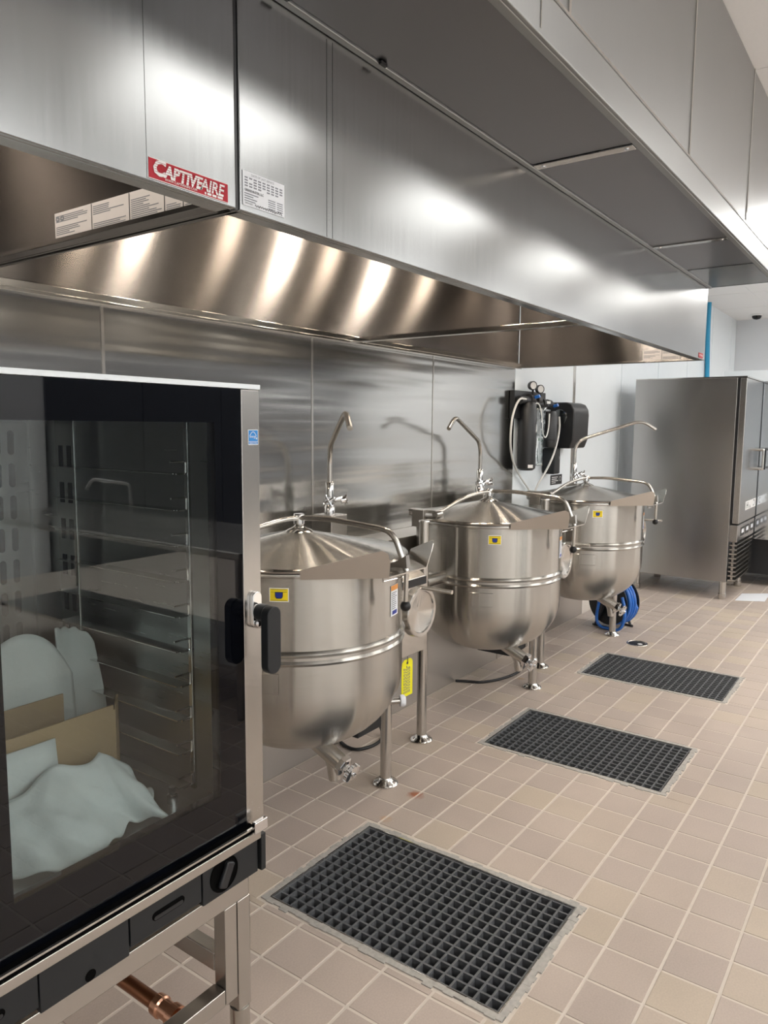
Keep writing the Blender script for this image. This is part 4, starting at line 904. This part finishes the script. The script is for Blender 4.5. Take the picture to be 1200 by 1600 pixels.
rg = MB().lathe([(0.016, 0), (0.019, 0), (0.019, 0.0006), (0.016, 0.0006)], 20, (5.845, YB-0.0096, 1.12), (0, -1, 0)); rg.build('sign_mark', M['white'], sg_)
# ================================================================ TALL STEEL CABINET (blast chiller)
FX0, FX1, FY0, FY1, FZ0, FZ1 = 7.15, 7.95, 1.29, 2.23, 0.165, 1.985
fr = thing('steel_cabinet', 'tall brushed steel refrigeration cabinet beyond the kettles', 'refrigerator', ((FX0+FX1)/2, (FY0+FY1)/2, 0))
box(FX0, FX1, FY0+0.055, FY1, FZ0, FZ1).build('body', M['fridge'], fr, bevel=0.004)
box(FX0+0.002, FX1-0.002, FY0-0.02, FY1, FZ1+0.0005, FZ1+0.012).build('top_edge', M['polish'], fr, smooth=0)
d = box(FX0+0.004, FX1-0.004, FY0-0.02, FY0+0.035, 0.70, FZ1-0.004).build('door', M['fridge'], fr, bevel=0.006)
box(FX0+0.012, FX1-0.012, FY0+0.035, FY0+0.055, 0.70, FZ1-0.006).build('door_seal', M['rubber'], fr, smooth=0)
pnl = box(FX0+0.002, FX1-0.002, FY0-0.015, FY0+0.054, 0.535, 0.685).build('control_panel', M['fridge'], fr, bevel=0.004)
for x, m in ((7.30, 'white'), (7.52, 'bluelabel'), (7.75, 'white')):
    q = box(x, x+0.17, FY0-0.0165, FY0-0.015, 0.575, 0.655).build('display', M['charcoal'], pnl, smooth=0)
    box(x+0.03, x+0.13, FY0-0.018, FY0-0.0165, 0.60, 0.635).build('display_symbol', M['paper'], q, smooth=0)
for k in range(9):
    z = 0.175+k*0.040
    box(FX0+0.03, FX1-0.005, FY0-0.012, FY0+0.052, z, z+0.014).build('louver', M['steel'], fr, bevel=0.002)
for x in (FX0+0.045, FX1-0.03): box(x, x+0.02, FY0+0.012, FY0+0.03, 0.17, 0.535).build('louver_post', M['steel'], fr, smooth=0)
box(FX0+0.01, FX1-0.01, FY0+0.0535, FY0+0.0548, 0.17, 0.535).build('louver_backing', M['black'], fr, smooth=0)
box(FX0+0.06, FX0+0.12, FY0+0.0, FY0+0.05, 0.125, 0.165).build('corner_bracket', M['steel'], fr, smooth=0) if False else None
for x in (FX0+0.05, FX1-0.05):
    for y in (FY0+0.09, FY1-0.08): MB().lathe([(0.0, 0), (0.032, 0), (0.034, 0.008), (0.034, 0.05), (0.029, 0.052), (0.029, 0.165), (0, 0.165)], 24, (x, y, 0)).build('foot', M['steel'], fr)
hn = MB().tube(fillet([(7.80, FY0-0.02, 1.345), (7.80, FY0-0.085, 1.345), (7.80, FY0-0.085, 1.165), (7.80, FY0-0.02, 1.165)], 0.012, 5), 0.014, 12).build('door_handle', M['polish'], d)
box(7.786, 7.814, FY0-0.105, FY0-0.0985, 1.16, 1.35).build('handle_grip', M['charcoal'], fr, smooth=0)
st = box(7.42, 7.93, FY0-0.0215, FY0-0.0202, 0.80, 0.88).build('door_sticker', M['white'], d, smooth=0); st['label'] = 'white strip with large black letters'
text('H', 0.085, M['ink'], st, (7.45, FY0-0.0225, 0.813), xd, zd, sx=1.6)
text('A', 0.052, M['ink'], st, (7.60, FY0-0.0225, 0.803), xd, zd, sx=1.7)
text('C', 0.085, M['ink'], st, (7.885, FY0-0.0222, 0.813), (-1, 0, 0), zd, sx=1.6)
# second cabinet whose polished side mirrors the first
f2_ = thing('polished_cabinet', 'pale polished cabinet at the far right edge, beyond the steel one', 'refrigerator', (8.65, 1.1, 0))
box(7.985, 9.1, 0.62, 1.62, 0.47, 1.99).build('body', plain('pale_polished_steel', (0.74, 0.79, 0.84), 0.09, 1.0), f2_, bevel=0.005)
box(7.98, 9.11, 0.61, 1.63, 1.991, 2.10).build('top_edge', M['white_wall'], f2_, bevel=0.003)
box(8.03, 9.05, 0.67, 1.57, 0.12, 0.469).build('machine_base', M['black'], f2_, smooth=0)
for x in (8.1, 9.0):
    for y in (0.72, 1.52): MB().lathe([(0, 0), (0.03, 0), (0.03, 0.12), (0, 0.12)], 16, (x, y, 0)).build('foot', M['steel'], f2_)
pp = MB().prism([(7.20, 1.27, 0.001), (7.32, 1.045, 0.001), (7.72, 1.06, 0.001), (7.55, 1.275, 0.001)], (0, 0, 0.0012)).build('paper_sheet', M['paper'], None, smooth=0); tag(pp, 'white sheet of paper on the tiles by the cabinet foot', 'paper')
# ================================================================ HOSE REEL, CLEANOUT, PIPE, CAMERA DOME
for ch_ in list(children([o for o in COL.objects if o.name == 'steam_kettle.002'][0])):
    if ch_.name.startswith(('service_box', 'edge_strip')): bpy.data.objects.remove(ch_)
hrl = thing('hose_reel', 'black reel of blue hose behind the farthest kettle', 'hose reel', (5.66, 1.86, 0))
ax = Vector((-0.93, 0.30, 0)).normalized(); c = Vector((5.66, 1.86, 0.205))
for k, z in enumerate((0.075, -0.075)):
    MB().lathe([(0.0, -0.004), (0.176, -0.004), (0.18, 0.0), (0.176, 0.004), (0.0, 0.004)], 40, c+ax*z, ax).build('reel_flange', M['black'], hrl)
MB().cyl(c-ax*0.07, c+ax*0.07, 0.07, 24).build('drum', M['black'], hrl)
MB().cyl(c-ax*0.11, c+ax*0.105, 0.016, 14).build('axle', M['steel'], hrl)
u_ = Vector((0, 0, 1)); v_ = ax.cross(u_)
hp = []
for k in range(7*32+1):
    a = 2*PI*k/32; row = k/32; zz = -0.055+0.11*abs(((row/3.5) % 2)-1); hp.append(c+ax*zz+(u_*math.sin(a)+v_*math.cos(a))*(0.150+0.024*(row > 3.5)))
MB().tube(hp, 0.0135, 8).build('coiled_hose', M['bluehose'], hrl)
for z in (0.10, -0.10):
    s = MB(); p = c+ax*z
    for sgn in (1, -1): s.tube([p, p+v_*0.09*sgn+Vector((0, 0, -0.195))], 0.011, 8)
    s.tube([p+v_*0.11+Vector((0, 0, -0.196)), p-v_*0.11+Vector((0, 0, -0.196))], 0.009, 8); s.build('stand_leg', M['black'], hrl)
bh = MB().tube(smooth_path([c+ax*0.09+v_*-0.14+Vector((0, 0, 0.06)), c+ax*0.12-v_*0.20+Vector((0, 0, -0.05)), c+ax*0.12-v_*0.16+Vector((0, 0, -0.19)), c+ax*0.13-v_*0.05+Vector((0, 0, -0.193)), c+ax*0.14+v_*0.01+Vector((0, 0, -0.193)), c+ax*0.15+v_*0.05+Vector((0, 0, -0.14)), c+ax*0.13+v_*0.04+Vector((0, 0, 0.0))], 3), 0.012, 10); bh.build('hose_end', M['bluehose'], hrl)
bh = MB().tube(smooth_path([c+v_*0.12+Vector((0, 0, 0.14)), c+v_*0.22+Vector((0, 0, 0.18)), c+v_*0.33+Vector((0, 0, 0.20)), c+v_*0.36+Vector((0, 0, 0.15)), c+v_*0.27+Vector((0, 0, 0.13))], 3), 0.012, 10); bh.build('hose_loop', M['bluehose'], hrl)
MB().tube([c+v_*0.14+Vector((0, 0, 0.17)), c+v_*0.20+Vector((0, 0, 0.23))], 0.018, 10).build('hose_nozzle', M['chrome'], hrl)
co = thing('floor_cleanout', 'round black floor cleanout with a white spot, beyond the drains', 'drain cover', (5.30, 1.56, 0))
MB().lathe([(0.062, 0.0), (0.066, 0.004), (0.072, 0.003), (0.074, 0.0)], 32, (5.30, 1.56, 0)).build('ring', M['steel'], co)
MB().lathe([(0.0, 0.003), (0.055, 0.003), (0.061, 0.0005)], 32, (5.30, 1.56, 0)).build('cover', M['rubber'], co)
MB().lathe([(0.0, 0.0045), (0.016, 0.004), (0.018, 0.003)], 16, (5.285, 1.535, 0)).build('white_spot', M['white'], co)
bp_ = MB().tube(smooth_path([(10.55, 2.385, ZC-0.002), (10.55, 2.385, 2.9), (10.57, 2.38, 2.6), (10.66, 2.385, 2.2), (10.68, 2.385, 1.6), (10.68, 2.385, 0.0)], 2), 0.03, 12).build('blue_pipe', M['bluepipe']); tag(bp_, 'blue flexible pipe hanging down the white wall from the ceiling', 'pipe')
dm = thing('camera_dome', 'small black security camera dome on the ceiling', 'camera', (12.0, 2.06, ZC-0.002))
MB().lathe([(0.0, 0), (0.085, 0), (0.085, -0.02), (0.0, -0.02)], 24, (12.0, 2.06, ZC-0.002)).build('base', M['white'], dm)
MB().lathe([(0.065, -0.02), (0.06, -0.045), (0.04, -0.065), (0.0, -0.075)], 24, (12.0, 2.06, ZC-0.002)).build('dome', M['frit'], dm)
# ---------------------------------------------------------------- across the aisle: what the oven door and the steel mirror
pt = thing('prep_table', 'steel prep table with a sink faucet, seen mirrored in the oven door', 'table', (3.0, -1.75, 0))
box(2.55, 3.35, -3.1, -0.42, 0.86, 0.90).build('top', M['steel'], pt, bevel=0.008)
box(2.65, 3.25, -3.0, -0.52, 0.24, 0.26).build('undershelf', M['steel'], pt, smooth=0)
for x in (2.62, 3.28):
    for y in (-3.02, -0.5): MB().cyl((x, y, 0), (x, y, 0.86), 0.02, 14).build('leg', M['steel'], pt)
MB().tube(fillet([(3.2, -2.2, 0.90), (3.2, -2.2, 1.12), (2.9, -2.2, 1.17), (2.86, -2.2, 1.10)], 0.04, 5), 0.012, 10).build('faucet', M['chrome'], pt)
